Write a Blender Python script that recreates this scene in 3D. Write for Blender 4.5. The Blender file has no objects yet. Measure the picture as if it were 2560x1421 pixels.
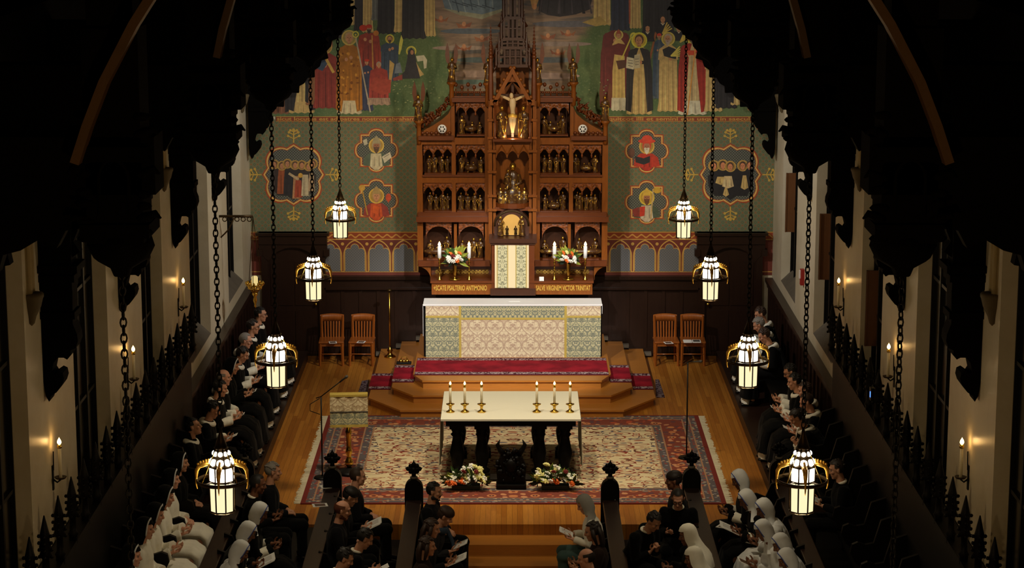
import bpy, bmesh, math, random
from mathutils import Vector, Matrix, Euler, noise as mnoise
random.seed(7)
scn = bpy.context.scene
COL = scn.collection
PI = math.pi
# ---------------------------------------------------------------- camera
F, PITCH, CAMH = 5670.0, math.atan(1110.0/5670.0), 9.3
CP, SP = math.cos(PITCH), math.sin(PITCH)
cam_d = bpy.data.cameras.new('camera'); cam = bpy.data.objects.new('camera', cam_d); COL.objects.link(cam)
cam.location = (0, 0, CAMH); cam.rotation_euler = (PI/2-PITCH, 0, 0)
cam_d.sensor_width = 36; cam_d.lens = F/2560*36; cam_d.clip_start = .1; cam_d.clip_end = 200
scn.camera = cam
# measuring: where the sight line of a photo pixel meets a plane of the hall (metres)
def ray(u, v):
    a, b = (u-1280)/F, (710.5-v)/F
    return Vector((a, CP+b*SP, -SP+b*CP))
def at_y(u, v, y):
    r = ray(u, v); return Vector((0, 0, CAMH)) + r*(y/r.y)
def at_z(u, v, z):
    r = ray(u, v); return Vector((0, 0, CAMH)) + r*((z-CAMH)/r.z)
def at_x(u, v, x):
    r = ray(u, v); return Vector((0, 0, CAMH)) + r*(x/r.x)
# ---------------------------------------------------------------- colours
def lin(c):
    return tuple(((x/255)/12.92 if x/255 <= .04045 else (((x/255)+.055)/1.055)**2.4) for x in c[:3])+(1,)
class NT:
    """small helper to write shader nodes as expressions"""
    def __init__(s, m):
        s.m = m; m.use_nodes = True; s.t = m.node_tree; s.t.nodes.clear()
        s.out = s.t.nodes.new('ShaderNodeOutputMaterial')
    def n(s, kind, **kw):
        x = s.t.nodes.new(kind)
        for k, v in kw.items(): setattr(x, k, v)
        return x
    def put(s, sock, v):
        if isinstance(v, bpy.types.NodeSocket): s.t.links.new(v, sock)
        elif isinstance(v, (tuple, list)) and sock.type == 'RGBA' and len(v) == 3: sock.default_value = (*v, 1)
        else: sock.default_value = v
    def f(s, op, a, b=0.0, c=None):
        x = s.n('ShaderNodeMath', operation=op); s.put(x.inputs[0], a); s.put(x.inputs[1], b)
        if c is not None: s.put(x.inputs[2], c)
        return x.outputs[0]
    def obj(s): return s.n('ShaderNodeTexCoord').outputs['Object']
    def gen(s): return s.n('ShaderNodeTexCoord').outputs['Generated']
    def sep(s, v):
        x = s.n('ShaderNodeSeparateXYZ'); s.put(x.inputs[0], v); return x.outputs[0], x.outputs[1], x.outputs[2]
    def com(s, a, b, c):
        x = s.n('ShaderNodeCombineXYZ'); s.put(x.inputs[0], a); s.put(x.inputs[1], b); s.put(x.inputs[2], c); return x.outputs[0]
    def map(s, v, sc=(1, 1, 1), loc=(0, 0, 0), rot=(0, 0, 0)):
        x = s.n('ShaderNodeMapping'); s.put(x.inputs[0], v); x.inputs['Scale'].default_value = sc; x.inputs['Location'].default_value = loc; x.inputs['Rotation'].default_value = rot; return x.outputs[0]
    def noise(s, v, sc=5, det=2, rough=.5, dist=0):
        x = s.n('ShaderNodeTexNoise'); s.put(x.inputs['Vector'], v); x.inputs['Scale'].default_value = sc; x.inputs['Detail'].default_value = det; x.inputs['Roughness'].default_value = rough; x.inputs['Distortion'].default_value = dist; return x.outputs['Fac']
    def vor(s, v, sc=5, feat='F1', out='Distance', rnd=1.0):
        x = s.n('ShaderNodeTexVoronoi', feature=feat); s.put(x.inputs['Vector'], v); x.inputs['Scale'].default_value = sc; x.inputs['Randomness'].default_value = rnd; return x.outputs[out]
    def mix(s, fac, a, b):
        x = s.n('ShaderNodeMix', data_type='RGBA'); s.put(x.inputs[0], fac); s.put(x.inputs[6], a); s.put(x.inputs[7], b); return x.outputs[2]
    def step(s, v, t, w=.02):   # smooth 0..1 around t
        x = s.n('ShaderNodeMapRange', interpolation_type='SMOOTHSTEP'); s.put(x.inputs[0], v); x.inputs[1].default_value = t-w; x.inputs[2].default_value = t+w; return x.outputs[0]
    def ramp(s, v, stops, const=False):
        x = s.n('ShaderNodeValToRGB'); s.put(x.inputs[0], v); e = x.color_ramp.elements
        if const: x.color_ramp.interpolation = 'CONSTANT'
        while len(e) < len(stops): e.new(.5)
        for k, (p, c) in enumerate(stops): e[k].position = p; e[k].color = c
        return x.outputs[0]
    def bsdf(s, col, rough=.6, metal=0.0, spec=.5, bump=None, bd=.01, coat=0.0, sheen=0.0):
        b = s.n('ShaderNodeBsdfPrincipled'); s.put(b.inputs['Base Color'], col); s.put(b.inputs['Roughness'], rough); s.put(b.inputs['Metallic'], metal)
        s.put(b.inputs['Specular IOR Level'], spec); b.inputs['Coat Weight'].default_value = coat; b.inputs['Sheen Weight'].default_value = sheen
        if bump is not None:
            x = s.n('ShaderNodeBump'); s.put(x.inputs['Height'], bump); x.inputs['Distance'].default_value = bd; x.inputs['Strength'].default_value = .6
            s.t.links.new(x.outputs[0], b.inputs['Normal'])
        s.t.links.new(b.outputs[0], s.out.inputs[0]); return b
M = {}
def mat(name, col, rough=.6, metal=0.0, spec=.5, var=.0, vs=8, bump=0, coat=0.0, sheen=0.0):
    m = bpy.data.materials.new(name); t = NT(m); c = lin(col)
    if var or bump:
        nz = t.noise(t.obj(), vs, 4)
        cc = t.mix(t.f('MULTIPLY', nz, 1.0), tuple(x*(1-var) for x in c[:3])+(1,), tuple(min(1, x*(1+var)) for x in c[:3])+(1,)) if var else c
        t.bsdf(cc, rough, metal, spec, nz if bump else None, bump, coat, sheen)
    else: t.bsdf(c, rough, metal, spec, coat=coat, sheen=sheen)
    M[name] = m; return m
def emit(name, col, strength, sample=False):
    m = bpy.data.materials.new(name); t = NT(m); e = t.n('ShaderNodeEmission'); e.inputs[0].default_value = lin(col); e.inputs[1].default_value = strength
    t.t.links.new(e.outputs[0], t.out.inputs[0])
    if not sample: m.cycles.emission_sampling = 'NONE'
    M[name] = m; return m
def wood(name, c1, c2, sc=(1, 1, 12), rough=.4, spec=.5, coat=0.0, bump=.002):
    m = bpy.data.materials.new(name); t = NT(m); v = t.map(t.obj(), sc)
    nz = t.noise(v, 3, 5, .6, 1.2)
    t.bsdf(t.mix(nz, lin(c1), lin(c2)), rough, 0, spec, nz, bump, coat); M[name] = m; return m
# ---------------------------------------------------------------- objects
def wloc(o):
    v = Vector((0, 0, 0))
    while o is not None: v = v+o.location; o = o.parent
    return v
def tag(o, label=None, cat=None, group=None, kind=None):
    if label: o['label'] = label
    if cat: o['category'] = cat
    if group: o['group'] = group
    if kind: o['kind'] = kind
    return o
def thing(name, label, cat, loc=(0, 0, 0), group=None):
    o = bpy.data.objects.new(name, None); COL.objects.link(o); o.location = loc; o.empty_display_size = .1
    return tag(o, label, cat, group)
def dup(o, loc=None, rz=None, label=None, parent=None):
    c = o.copy(); COL.objects.link(c)
    if parent is not None: c.parent = parent
    if loc is not None: c.location = loc
    if rz is not None: c.rotation_euler = (c.rotation_euler.x, c.rotation_euler.y, rz)
    if label: c['label'] = label
    for ch in list(o.children): dup(ch, parent=c)
    return c
class MB:
    """collects shapes; build() links them as one mesh object"""
    VUP = (0, 1, 0)
    def __init__(s): s.v, s.f, s.m, s.sm, s.k = [], [], [], [], 0
    def add(s, vs, fs, smooth=False):
        b = len(s.v); s.v += [Vector(x) for x in vs]
        for f in fs: s.f.append([b+i for i in f]); s.m.append(s.k); s.sm.append(smooth)
        return s
    def mat(s, k): s.k = k; return s
    def box(s, a, b, rot=None, piv=None):
        (x0, y0, z0), (x1, y1, z1) = a, b
        vs = [Vector(p) for p in ((x0,y0,z0),(x1,y0,z0),(x1,y1,z0),(x0,y1,z0),(x0,y0,z1),(x1,y0,z1),(x1,y1,z1),(x0,y1,z1))]
        if rot is not None:
            R = Euler(rot).to_matrix(); c = Vector(piv) if piv is not None else (vs[0]+vs[6])/2
            vs = [c+R@(p-c) for p in vs]
        return s.add(vs, [(0,3,2,1),(4,5,6,7),(0,1,5,4),(1,2,6,5),(2,3,7,6),(3,0,4,7)])
    def cbox(s, c, d, rot=None):
        return s.box([c[i]-d[i]/2 for i in range(3)], [c[i]+d[i]/2 for i in range(3)], rot)
    def bbox(s, c, d, b=.01, rot=None):   # box with chamfered vertical/horizontal edges
        bm = bmesh.new(); bmesh.ops.create_cube(bm, size=1)
        for v in bm.verts: v.co = Vector((v.co.x*d[0], v.co.y*d[1], v.co.z*d[2]))
        bmesh.ops.bevel(bm, geom=bm.edges[:], offset=b, segments=2, affect='EDGES', profile=.6)
        R = Euler(rot).to_matrix() if rot else Matrix.Identity(3)
        bm.verts.index_update(); s.add([Vector(c)+R@v.co for v in bm.verts], [[v.index for v in f.verts] for f in bm.faces]); bm.free(); return s
    def tube(s, pts, rad, n=8, caps=True, smooth=True, flat=None):
        pts = [Vector(p) for p in pts]; N = len(pts); rads = rad if isinstance(rad, (list, tuple)) else [rad]*N
        ring = []; up = None
        for i, p in enumerate(pts):
            d = (pts[min(i+1, N-1)]-pts[max(i-1, 0)])
            d = d.normalized() if d.length > 1e-9 else Vector((0, 0, 1))
            if up is None:
                up = Vector((0, 0, 1)) if abs(d.z) < .9 else Vector(MB.VUP)
            a = d.cross(up)
            a = a.normalized() if a.length > 1e-6 else Vector((1, 0, 0))
            b = a.cross(d).normalized(); up = b
            r = rads[i]; ra, rb = r if isinstance(r, (list, tuple)) else (r, r)
            ring.append([p+a*(ra*math.cos(2*PI*k/n))+b*(rb*math.sin(2*PI*k/n)) for k in range(n)])
        vs = [q for rr in ring for q in rr]
        fs = [(i*n+k, i*n+(k+1) % n, (i+1)*n+(k+1) % n, (i+1)*n+k) for i in range(N-1) for k in range(n)]
        if caps: fs += [tuple(range(n-1, -1, -1)), tuple((N-1)*n+k for k in range(n))]
        return s.add(vs, fs, smooth)
    def lathe(s, prof, c=(0, 0, 0), n=16, smooth=True, caps=True, ax='z', sy=1.0, ph=0.0):
        c = Vector(c); vs = []
        for r, z in prof:
            for k in range(n):
                a = 2*PI*k/n+ph; x, y = r*math.cos(a), r*sy*math.sin(a)
                vs.append(c+(Vector((x, y, z)) if ax == 'z' else Vector((x, -z, y)) if ax == 'y' else Vector((z, x, y))))
        N = len(prof)
        fs = [(i*n+k, i*n+(k+1) % n, (i+1)*n+(k+1) % n, (i+1)*n+k) for i in range(N-1) for k in range(n)]
        if caps: fs += [tuple(range(n-1, -1, -1)), tuple((N-1)*n+k for k in range(n))]
        return s.add(vs, fs, smooth)
    def ball(s, c, r, n=10, m=7, smooth=True, rot=None):
        r = r if isinstance(r, (list, tuple)) else (r, r, r); c = Vector(c); R = Euler(rot).to_matrix() if rot else Matrix.Identity(3)
        vs = [c+R@Vector((0, 0, -r[2]))]
        for i in range(1, m):
            t = -PI/2+PI*i/m
            vs += [c+R@Vector((r[0]*math.cos(t)*math.cos(2*PI*k/n), r[1]*math.cos(t)*math.sin(2*PI*k/n), r[2]*math.sin(t))) for k in range(n)]
        vs.append(c+R@Vector((0, 0, r[2]))); L = len(vs)-1
        fs = [(0, 1+(k+1) % n, 1+k) for k in range(n)]
        for i in range(m-2):
            a = 1+i*n; b = a+n; fs += [(a+k, a+(k+1) % n, b+(k+1) % n, b+k) for k in range(n)]
        a = 1+(m-2)*n; fs += [(a+k, a+(k+1) % n, L) for k in range(n)]
        return s.add(vs, fs, smooth)
    def prism(s, poly, a, b, ax='y', smooth=False):
        """extrude a 2-D outline: ax y: (x,z) from y=a to b; ax x: (y,z); ax z: (x,y)"""
        ar = sum(poly[i][0]*poly[(i+1) % len(poly)][1]-poly[(i+1) % len(poly)][0]*poly[i][1] for i in range(len(poly)))
        if ar < 0: poly = poly[::-1]
        f = {'y': lambda p, t: (p[0], t, p[1]), 'x': lambda p, t: (t, p[0], p[1]), 'z': lambda p, t: (p[0], p[1], t)}[ax]
        n = len(poly); vs = [f(p, a) for p in poly]+[f(p, b) for p in poly]
        fs = [tuple(range(n)), tuple(range(2*n-1, n-1, -1))]+[(i, n+i, n+(i+1) % n, (i+1) % n) for i in range(n)]
        if (ax == 'y') != (a < b): fs = [g[::-1] for g in fs]
        return s.add(vs, fs, smooth)
    def flat(s, poly, fn):   # one flat painted shape, fn maps 2-D point to 3-D
        return s.add([fn(p) for p in poly], [tuple(range(len(poly)))])
    def torus(s, c, R, r, n=24, m=6, sz=1.0, rot=None):
        c = Vector(c); Q = Euler(rot).to_matrix() if rot else Matrix.Identity(3)
        vs = [c+Q@Vector(((R+r*math.cos(b))*math.cos(a), (R+r*math.cos(b))*math.sin(a), r*sz*math.sin(b))) for a in [2*PI*i/n for i in range(n)] for b in [2*PI*j/m for j in range(m)]]
        fs = [(i*m+j, ((i+1) % n)*m+j, ((i+1) % n)*m+(j+1) % m, i*m+(j+1) % m) for i in range(n) for j in range(m)]
        return s.add(vs, fs, True)
    def xf(s, mtx, start=0):
        for i in range(start, len(s.v)): s.v[i] = mtx@s.v[i]
        return s
    def mirx(s, start=0):
        """add the mirror image (x -> -x) of everything since face/vert marks"""
        nv, nf = len(s.v), len(s.f); s.v += [Vector((-p.x, p.y, p.z)) for p in s.v[:nv]]
        for i in range(nf): s.f.append([j+nv for j in reversed(s.f[i])]); s.m.append(s.m[i]); s.sm.append(s.sm[i])
        return s
    def mesh(s, name, mats, off=Vector((0, 0, 0))):
        me = bpy.data.meshes.new(name); me.from_pydata([tuple(p-off) for p in s.v], [], s.f)
        for m in mats: me.materials.append(M[m] if isinstance(m, str) else m)
        me.polygons.foreach_set('material_index', s.m); me.polygons.foreach_set('use_smooth', s.sm)
        me.validate(); me.update(); return me
    def build(s, name, mats, parent=None, label=None, cat=None, group=None, kind=None, local=False, org=None):
        mats = mats if isinstance(mats, (list, tuple)) else [mats]
        if parent is not None:
            off = Vector((0, 0, 0)) if local else wloc(parent)
            o = bpy.data.objects.new(name, s.mesh(name, mats, off)); o.parent = parent
        else:
            if org is None:
                lo = [min(p[i] for p in s.v) for i in range(3)]; hi = [max(p[i] for p in s.v) for i in range(3)]
                org = Vector(((lo[0]+hi[0])/2, (lo[1]+hi[1])/2, lo[2]))
            org = Vector(org); o = bpy.data.objects.new(name, s.mesh(name, mats, org)); o.location = org
        COL.objects.link(o); return tag(o, label, cat, group, kind)
def arc(cx, cy, r, a0, a1, n):
    return [(cx+r*math.cos(math.radians(a0+(a1-a0)*i/n)), cy+r*math.sin(math.radians(a0+(a1-a0)*i/n))) for i in range(n+1)]
def lancet(x0, x1, zs, n=6, k=1.0):
    """pointed arch from (x0,zs) up and down to (x1,zs); k>.5 sharper"""
    w = x1-x0; R = w*k; out = []
    amax = math.acos((R-w/2)/R) if R > w/2 else PI/2
    for i in range(n+1): a = amax*i/n; out.append((x0+R-R*math.cos(a), zs+R*math.sin(a)))
    for i in range(n-1, -1, -1): a = amax*i/n; out.append((x1-R+R*math.cos(a), zs+R*math.sin(a)))
    return out
_scratch = bpy.data.scenes.new('scratch')
def remesh(o, size, smooth_iter=0):
    md = o.modifiers.new('r', 'REMESH'); md.mode = 'VOXEL'; md.voxel_size = size; md.use_smooth_shade = True
    if smooth_iter:
        m2 = o.modifiers.new('s', 'SMOOTH'); m2.iterations = smooth_iter; m2.factor = .5
    COL.objects.unlink(o); _scratch.collection.objects.link(o)
    with bpy.context.temp_override(scene=_scratch, view_layer=_scratch.view_layers[0]):
        dg = bpy.context.evaluated_depsgraph_get(); dg.update()
        me = bpy.data.meshes.new_from_object(o.evaluated_get(dg))
    o.modifiers.clear(); old = o.data; o.data = me
    mats = [m for m in old.materials]; me.materials.clear()
    for m in mats: me.materials.append(m)
    me.polygons.foreach_set('use_smooth', [True]*len(me.polygons)); bpy.data.meshes.remove(old); me.update()
def text_on(txt, size, width, mname, loc, parent, name='lettering', depth=.004, font_shear=0):
    cu = bpy.data.curves.new(name, 'FONT'); cu.body = txt; cu.size = size; cu.extrude = depth; cu.offset = size*.02; cu.align_x = 'CENTER'; cu.align_y = 'CENTER'
    o = bpy.data.objects.new(name, cu); COL.objects.link(o); dg = bpy.context.evaluated_depsgraph_get(); dg.update()
    me = bpy.data.meshes.new_from_object(o.evaluated_get(dg)); bpy.data.objects.remove(o)
    xs = [v.co.x for v in me.vertices]; k = width/max(1e-6, max(xs)-min(xs))
    for v in me.vertices: v.co = Vector((v.co.x*k, -v.co.z, v.co.y))
    me.materials.clear(); me.materials.append(M[mname]); o = bpy.data.objects.new(name, me); COL.objects.link(o)
    if parent is not None: o.parent = parent; o.location = Vector(loc)-wloc(parent)
    else: o.location = loc
    return o
def lamp(name, loc, power, col, r=.08):
    l = bpy.data.lights.new(name, 'POINT'); l.energy = power; l.color = col; l.shadow_soft_size = r
    o = bpy.data.objects.new(name, l); COL.objects.link(o); o.location = loc; return o
# ================================================================ materials of the hall
def floor_mat():
    m = bpy.data.materials.new('oak_floor'); t = NT(m); x, y, z = t.sep(t.obj())
    w = .075; k = t.f('FLOOR', t.f('DIVIDE', x, w)); fr = t.f('FRACT', t.f('DIVIDE', x, w))
    yy = t.f('ADD', t.f('MULTIPLY', y, .55), t.f('MULTIPLY', t.f('FRACT', t.f('MULTIPLY', k, .618)), 5))
    cell = t.com(k, t.f('FLOOR', yy), 0)
    wn = t.n('ShaderNodeTexWhiteNoise', noise_dimensions='3D'); t.put(wn.inputs[0], cell)
    g = t.noise(t.map(t.obj(), (26, 1.5, 8)), 2, 5, .6, .6)
    c = t.mix(wn.outputs[0], lin((160, 96, 28)), lin((200, 134, 50)))
    c = t.mix(t.f('MULTIPLY', g, .55), c, lin((110, 60, 14)))
    gap = t.f('ADD', t.f('LESS_THAN', fr, .05), 0)
    c = t.mix(t.f('MULTIPLY', gap, .7), c, lin((50, 25, 6)))
    t.bsdf(c, t.f('ADD', .30, t.f('MULTIPLY', g, .2)), 0, .45, g, .001); M['oak_floor'] = m
floor_mat()
wood('oak_step', (150, 92, 30), (190, 124, 50), (1.2, 14, 14), .35)
wood('oak_step_side', (140, 84, 26), (176, 112, 42), (14, 1.2, 14), .35)
wood('dark_wood', (26, 13, 8), (44, 24, 14), (10, 10, 1.2), .35, .4)
wood('dark_wood_long', (26, 14, 9), (48, 28, 17), (8, .8, 8), .38, .4)
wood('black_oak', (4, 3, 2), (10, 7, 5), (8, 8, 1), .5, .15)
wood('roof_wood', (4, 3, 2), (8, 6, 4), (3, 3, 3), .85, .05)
wood('rib_wood_lit', (76, 54, 30), (92, 66, 38), (3, 3, 3), .5, .3)
wood('shutter_wood', (96, 58, 30), (124, 80, 44), (6, 6, 1), .45)
wood('reredos_wood', (98, 50, 12), (152, 86, 26), (6, 6, 1.2), .36, .35); wood('niche_shade', (44, 21, 7), (68, 34, 11), (6, 6, 1.2), .5, .2)
wood('reredos_deep', (52, 23, 7), (76, 37, 11), (6, 6, 1.2), .4, .5)
wood('reredos_red', (84, 38, 11), (116, 58, 20), (1.2, 6, 6), .35, .5)
wood('chair_wood', (118, 60, 20), (164, 92, 34), (9, 9, 1), .3, .5, .2)
mat('brass', (214, 172, 74), .22, 1.0, var=.15)
mat('gold_paint', (222, 180, 80), .4, .35)
mat('gilding', (226, 172, 66), .25, .9, var=.3, vs=30)
mat('iron_black', (16, 15, 14), .5, .6)
mat('bronze', (64, 48, 26), .4, .8, var=.3, vs=20)
mat('stone', (150, 132, 92), .8, var=.2, bump=.004)
mat('stone_dark', (84, 72, 46), .8, var=.3, bump=.01)
mat('sill_stone', (96, 88, 76), .8, var=.35, vs=5, bump=.01)
mat('glass_night', (10, 11, 14), .15, 0, .6)
mat('white_paper', (236, 236, 232), .8); mat('ink_grey', (70, 66, 60), .8); mat('print_grey', (204, 202, 198), .8); mat('sepia_print', (88, 62, 44), .7)
mat('skin', (196, 142, 112), .55, var=.08); mat('skin_brown', (120, 76, 52), .55); mat('skin_pink', (212, 156, 130), .55, var=.08)
mat('wax', (240, 230, 200), .5)
def plaster():
    m = bpy.data.materials.new('plaster'); t = NT(m); n1 = t.noise(t.obj(), 1.2, 5, .6); n2 = t.noise(t.obj(), 30, 3)
    c = t.mix(t.step(n1, .5, .2), lin((196, 184, 156)), lin((214, 204, 180)))
    x, y, z = t.sep(t.obj())
    t.bsdf(c, .38, 0, .35, n2, .002); M['plaster'] = m
plaster()
# ================================================================ floors, walls, roof
YB, XW = 40.70, 4.75
def S(name, mb, mats, **k): return mb.build(name, mats, kind='structure', **k)
fl = MB().box((-4.75, 30.17, -.3), (4.75, 40.7, 0)); S('floor', fl, ['oak_floor'], org=(0, 30.17, 0))
fn = MB().box((-4.75, 8, -.6), (4.75, 30.1, -.45)); S('floor.001', fn, ['oak_step'])
# steps down to the nave
stp = MB()
for i in range(2): stp.box((-1.25, 30.17-.46*(i+1), -.45), (1.25, 30.17-.46*i, -.15*(i+1)))
S('trim_1', stp, ['oak_step'])
# terraces under the stalls
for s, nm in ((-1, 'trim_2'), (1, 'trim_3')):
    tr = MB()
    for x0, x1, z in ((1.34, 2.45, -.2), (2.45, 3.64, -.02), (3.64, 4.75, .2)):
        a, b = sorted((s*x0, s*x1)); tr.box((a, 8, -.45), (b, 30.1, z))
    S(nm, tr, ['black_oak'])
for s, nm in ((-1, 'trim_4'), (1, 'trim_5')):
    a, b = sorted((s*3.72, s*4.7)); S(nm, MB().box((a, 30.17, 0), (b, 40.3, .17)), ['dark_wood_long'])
# back wall: plain core, the painting is its surface
def diaper():
    m = bpy.data.materials.new('painted_diaper'); t = NT(m); x, y, z = t.sep(t.obj())
    p = .118; u = t.f('DIVIDE', x, p); w = t.f('DIVIDE', z, p)
    a, b = t.f('ADD', u, w), t.f('SUBTRACT', u, w)
    fa = t.f('ABSOLUTE', t.f('SUBTRACT', t.f('FRACT', a), .5)); fb = t.f('ABSOLUTE', t.f('SUBTRACT', t.f('FRACT', b), .5))
    base = t.mix(t.step(t.noise(t.obj(), 1.5, 3), .5, .25), lin((126, 124, 92)), lin((112, 118, 92)))
    inner = t.f('MAXIMUM', fa, fb)
    c = t.mix(t.f('SUBTRACT', 1, t.step(inner, .26, .05)), base, lin((94, 114, 90)))
    edge = t.step(t.f('MAXIMUM', fa, fb), .455, .02)
    cross = t.f('MULTIPLY', t.step(fa, .40, .02), t.step(fb, .40, .02))
    c = t.mix(t.f('MULTIPLY', edge, .35), c, lin((150, 120, 72)))
    c = t.mix(cross, c, lin((176, 84, 42)))
    d = t.f('SUBTRACT', 1, t.step(t.f('ADD', fa, fb), .12, .04))
    c = t.mix(d, c, lin((150, 120, 66)))
    t.bsdf(c, .6, 0, .3); M['painted_diaper'] = m
diaper()
def lattice(name, c1, c2, p=.045, th=.38):
    m = bpy.data.materials.new(name); t = NT(m); x, y, z = t.sep(t.obj()); u, w = t.f('DIVIDE', x, p), t.f('DIVIDE', z, p)
    fa = t.f('ABSOLUTE', t.f('SUBTRACT', t.f('FRACT', t.f('ADD', u, w)), .5)); fb = t.f('ABSOLUTE', t.f('SUBTRACT', t.f('FRACT', t.f('SUBTRACT', u, w)), .5))
    t.bsdf(t.mix(t.step(t.f('MAXIMUM', fa, fb), th, .04), lin(c1), lin(c2)), .6, 0, .3); M[name] = m
lattice('painted_grey_panel', (98, 100, 104), (122, 122, 122), .05, .40)
mat('painted_red', (142, 66, 42), .6, var=.2); mat('painted_gold', (206, 160, 78), .5, var=.15); mat('painted_red_dark', (112, 48, 36), .6, var=.2)
def frieze():
    m = bpy.data.materials.new('painted_frieze'); t = NT(m); x, y, z = t.sep(t.obj())
    wv = t.f('SINE', t.f('MULTIPLY', x, 38)); d = t.f('ABSOLUTE', t.f('SUBTRACT', t.f('MULTIPLY', t.f('SUBTRACT', z, 2.225), 22), t.f('MULTIPLY', wv, .55)))
    c = t.mix(t.step(d, .32, .1), lin((204, 148, 74)), lin((150, 70, 40)))
    t.bsdf(c, .6, 0, .3); M['painted_frieze'] = m
frieze()
wb = MB().box((-6, YB, -.3), (6, YB+.3, 13))
wb.mat(1).box((-4.75, YB-.01, 2.31), (4.75, YB, 4.36))
fy = lambda d: (lambda p: (p[0], YB-d, p[1]))
wb.mat(2).flat([(-4.75, 1.5), (4.75, 1.5), (4.75, 2.16), (-4.75, 2.16)], fy(.012))      # red spandrels
wb.mat(5).flat([(-4.75, 2.16), (4.75, 2.16), (4.75, 2.29), (-4.75, 2.29)], fy(.012))
wb.mat(3)
for z in (2.155, 2.29, 1.555): wb.flat([(-4.75, z), (4.75, z), (4.75, z+.016), (-4.75, z+.016)], fy(.014))
for s in (-1, 1):
    for i in range(7):
        cx = s*(1.53+.445*i); hw = .19
        def tref(w, top):
            L = [(cx-w, 1.57), (cx-w, 1.88)]+[(cx-w*.98+.0, 1.92)]+arc(cx-w*.62, 1.93, w*.38, 170, 60, 5)+arc(cx, 2.0, w*.42, 200, -20, 8)+arc(cx+w*.62, 1.93, w*.38, 120, 10, 5)+[(cx+w, 1.88), (cx+w, 1.57)]
            return L
        o2 = [(cx-.212, 1.57)]+lancet(cx-.212, cx+.212, 1.86, 7, .75)+[(cx+.212, 1.57)]
        o1 = [(cx-.195, 1.57)]+lancet(cx-.195, cx+.195, 1.86, 7, .75)+[(cx+.195, 1.57)]
        wb.mat(3).flat(o2, fy(.016)); wb.mat(2).flat(o1, fy(.018))
        wb.mat(3).flat([(x+(x-cx)*.07, z+.012) for x, z in tref(.178, 0)], fy(.020)); wb.mat(4).flat(tref(.178, 0), fy(.022))
        wb.mat(3).flat(arc(cx+s*.2225, 2.08, .03, 0, 360, 10)[:-1], fy(.02))
S('wall_back', wb, ['plaster', 'painted_diaper', 'painted_red_dark', 'painted_gold', 'painted_grey_panel', 'painted_frieze'], org=(0, YB, 0))
# side walls: piers and window recesses
PIERS = [(8, 9.2), (12.9, 15.1), (17.25, 19.5), (21.6, 23.95), (26.05, 28.5), (30.25, 32.85), (34.97, 37.3), (39.35, 41.0)]
for s, nm in ((-1, 'left'), (1, 'right')):
    w = MB()
    X0, X1 = s*XW, s*(XW+.5)
    for a, b in PIERS: w.box((min(X0, X1), a, 0), (max(X0, X1), b, 7.6))
    for (a, b), (c, d) in zip(PIERS, PIERS[1:]):
        w.box((min(X0, X1), b, 0), (max(X0, X1), c, 1.66)); w.box((min(X0, X1), b, 7.0), (max(X0, X1), c, 7.6))
    S('wall_'+nm, w, ['plaster'])
    for i, ((a, b), (c, d)) in enumerate(zip(PIERS, PIERS[1:])):
        g = MB(); xg = s*(XW+.2)
        g.box((min(xg, xg+s*.03), b, 1.66), (max(xg, xg+s*.03), c, 7.0))
        g.mat(1)
        for k in range(5): yy = b+(c-b)*k/4; g.box((min(xg-s*.04, xg), yy-.03, 1.7), (max(xg-s*.04, xg), yy+.03, 7.0))
        for zz in (3.0, 4.3, 5.6): g.box((min(xg-s*.03, xg), b, zz-.02), (max(xg-s*.03, xg), c, zz+.02))
        S('window_%d' % (i+1+(0 if s < 0 else 7)), g, ['glass_night', 'iron_black'])
        sl = MB().prism([(s*XW, 1.66), (s*(XW+.2), 1.66), (s*(XW+.2), 1.85)], b, c, 'y')
        S('trim_%d' % (10+i+(0 if s < 0 else 10)), sl, ['sill_stone'])
for s, nm in ((-1, 'trim_31'), (1, 'trim_32')):
    a, b = sorted((s*4.58, s*4.755)); S(nm, MB().box((a, 8, 6.3), (b, 40.6, 7.75)), ['roof_wood'])  # dark strips added to stand in for shade high on the walls
# stepped stone skirting behind the altar steps
for k, (u0, u1, v) in enumerate(((1040, 1058, 843), (990, 1041, 862), (940, 988, 882), (1502, 1520, 843), (1520, 1572, 862), (1572, 1628, 882))):
    p0, p1 = at_y(u0, v+3, 40.5), at_y(u1, v+3, 40.5); S('trim_%d' % (41+k), MB().box((p0.x, 40.46, p0.z-.03), (p1.x, 40.58, p0.z+.03)), ['sill_stone'])
# roof of dark boards
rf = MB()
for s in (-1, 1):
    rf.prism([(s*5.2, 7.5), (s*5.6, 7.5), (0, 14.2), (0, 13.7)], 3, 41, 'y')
S('ceiling', rf, ['roof_wood'])
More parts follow.
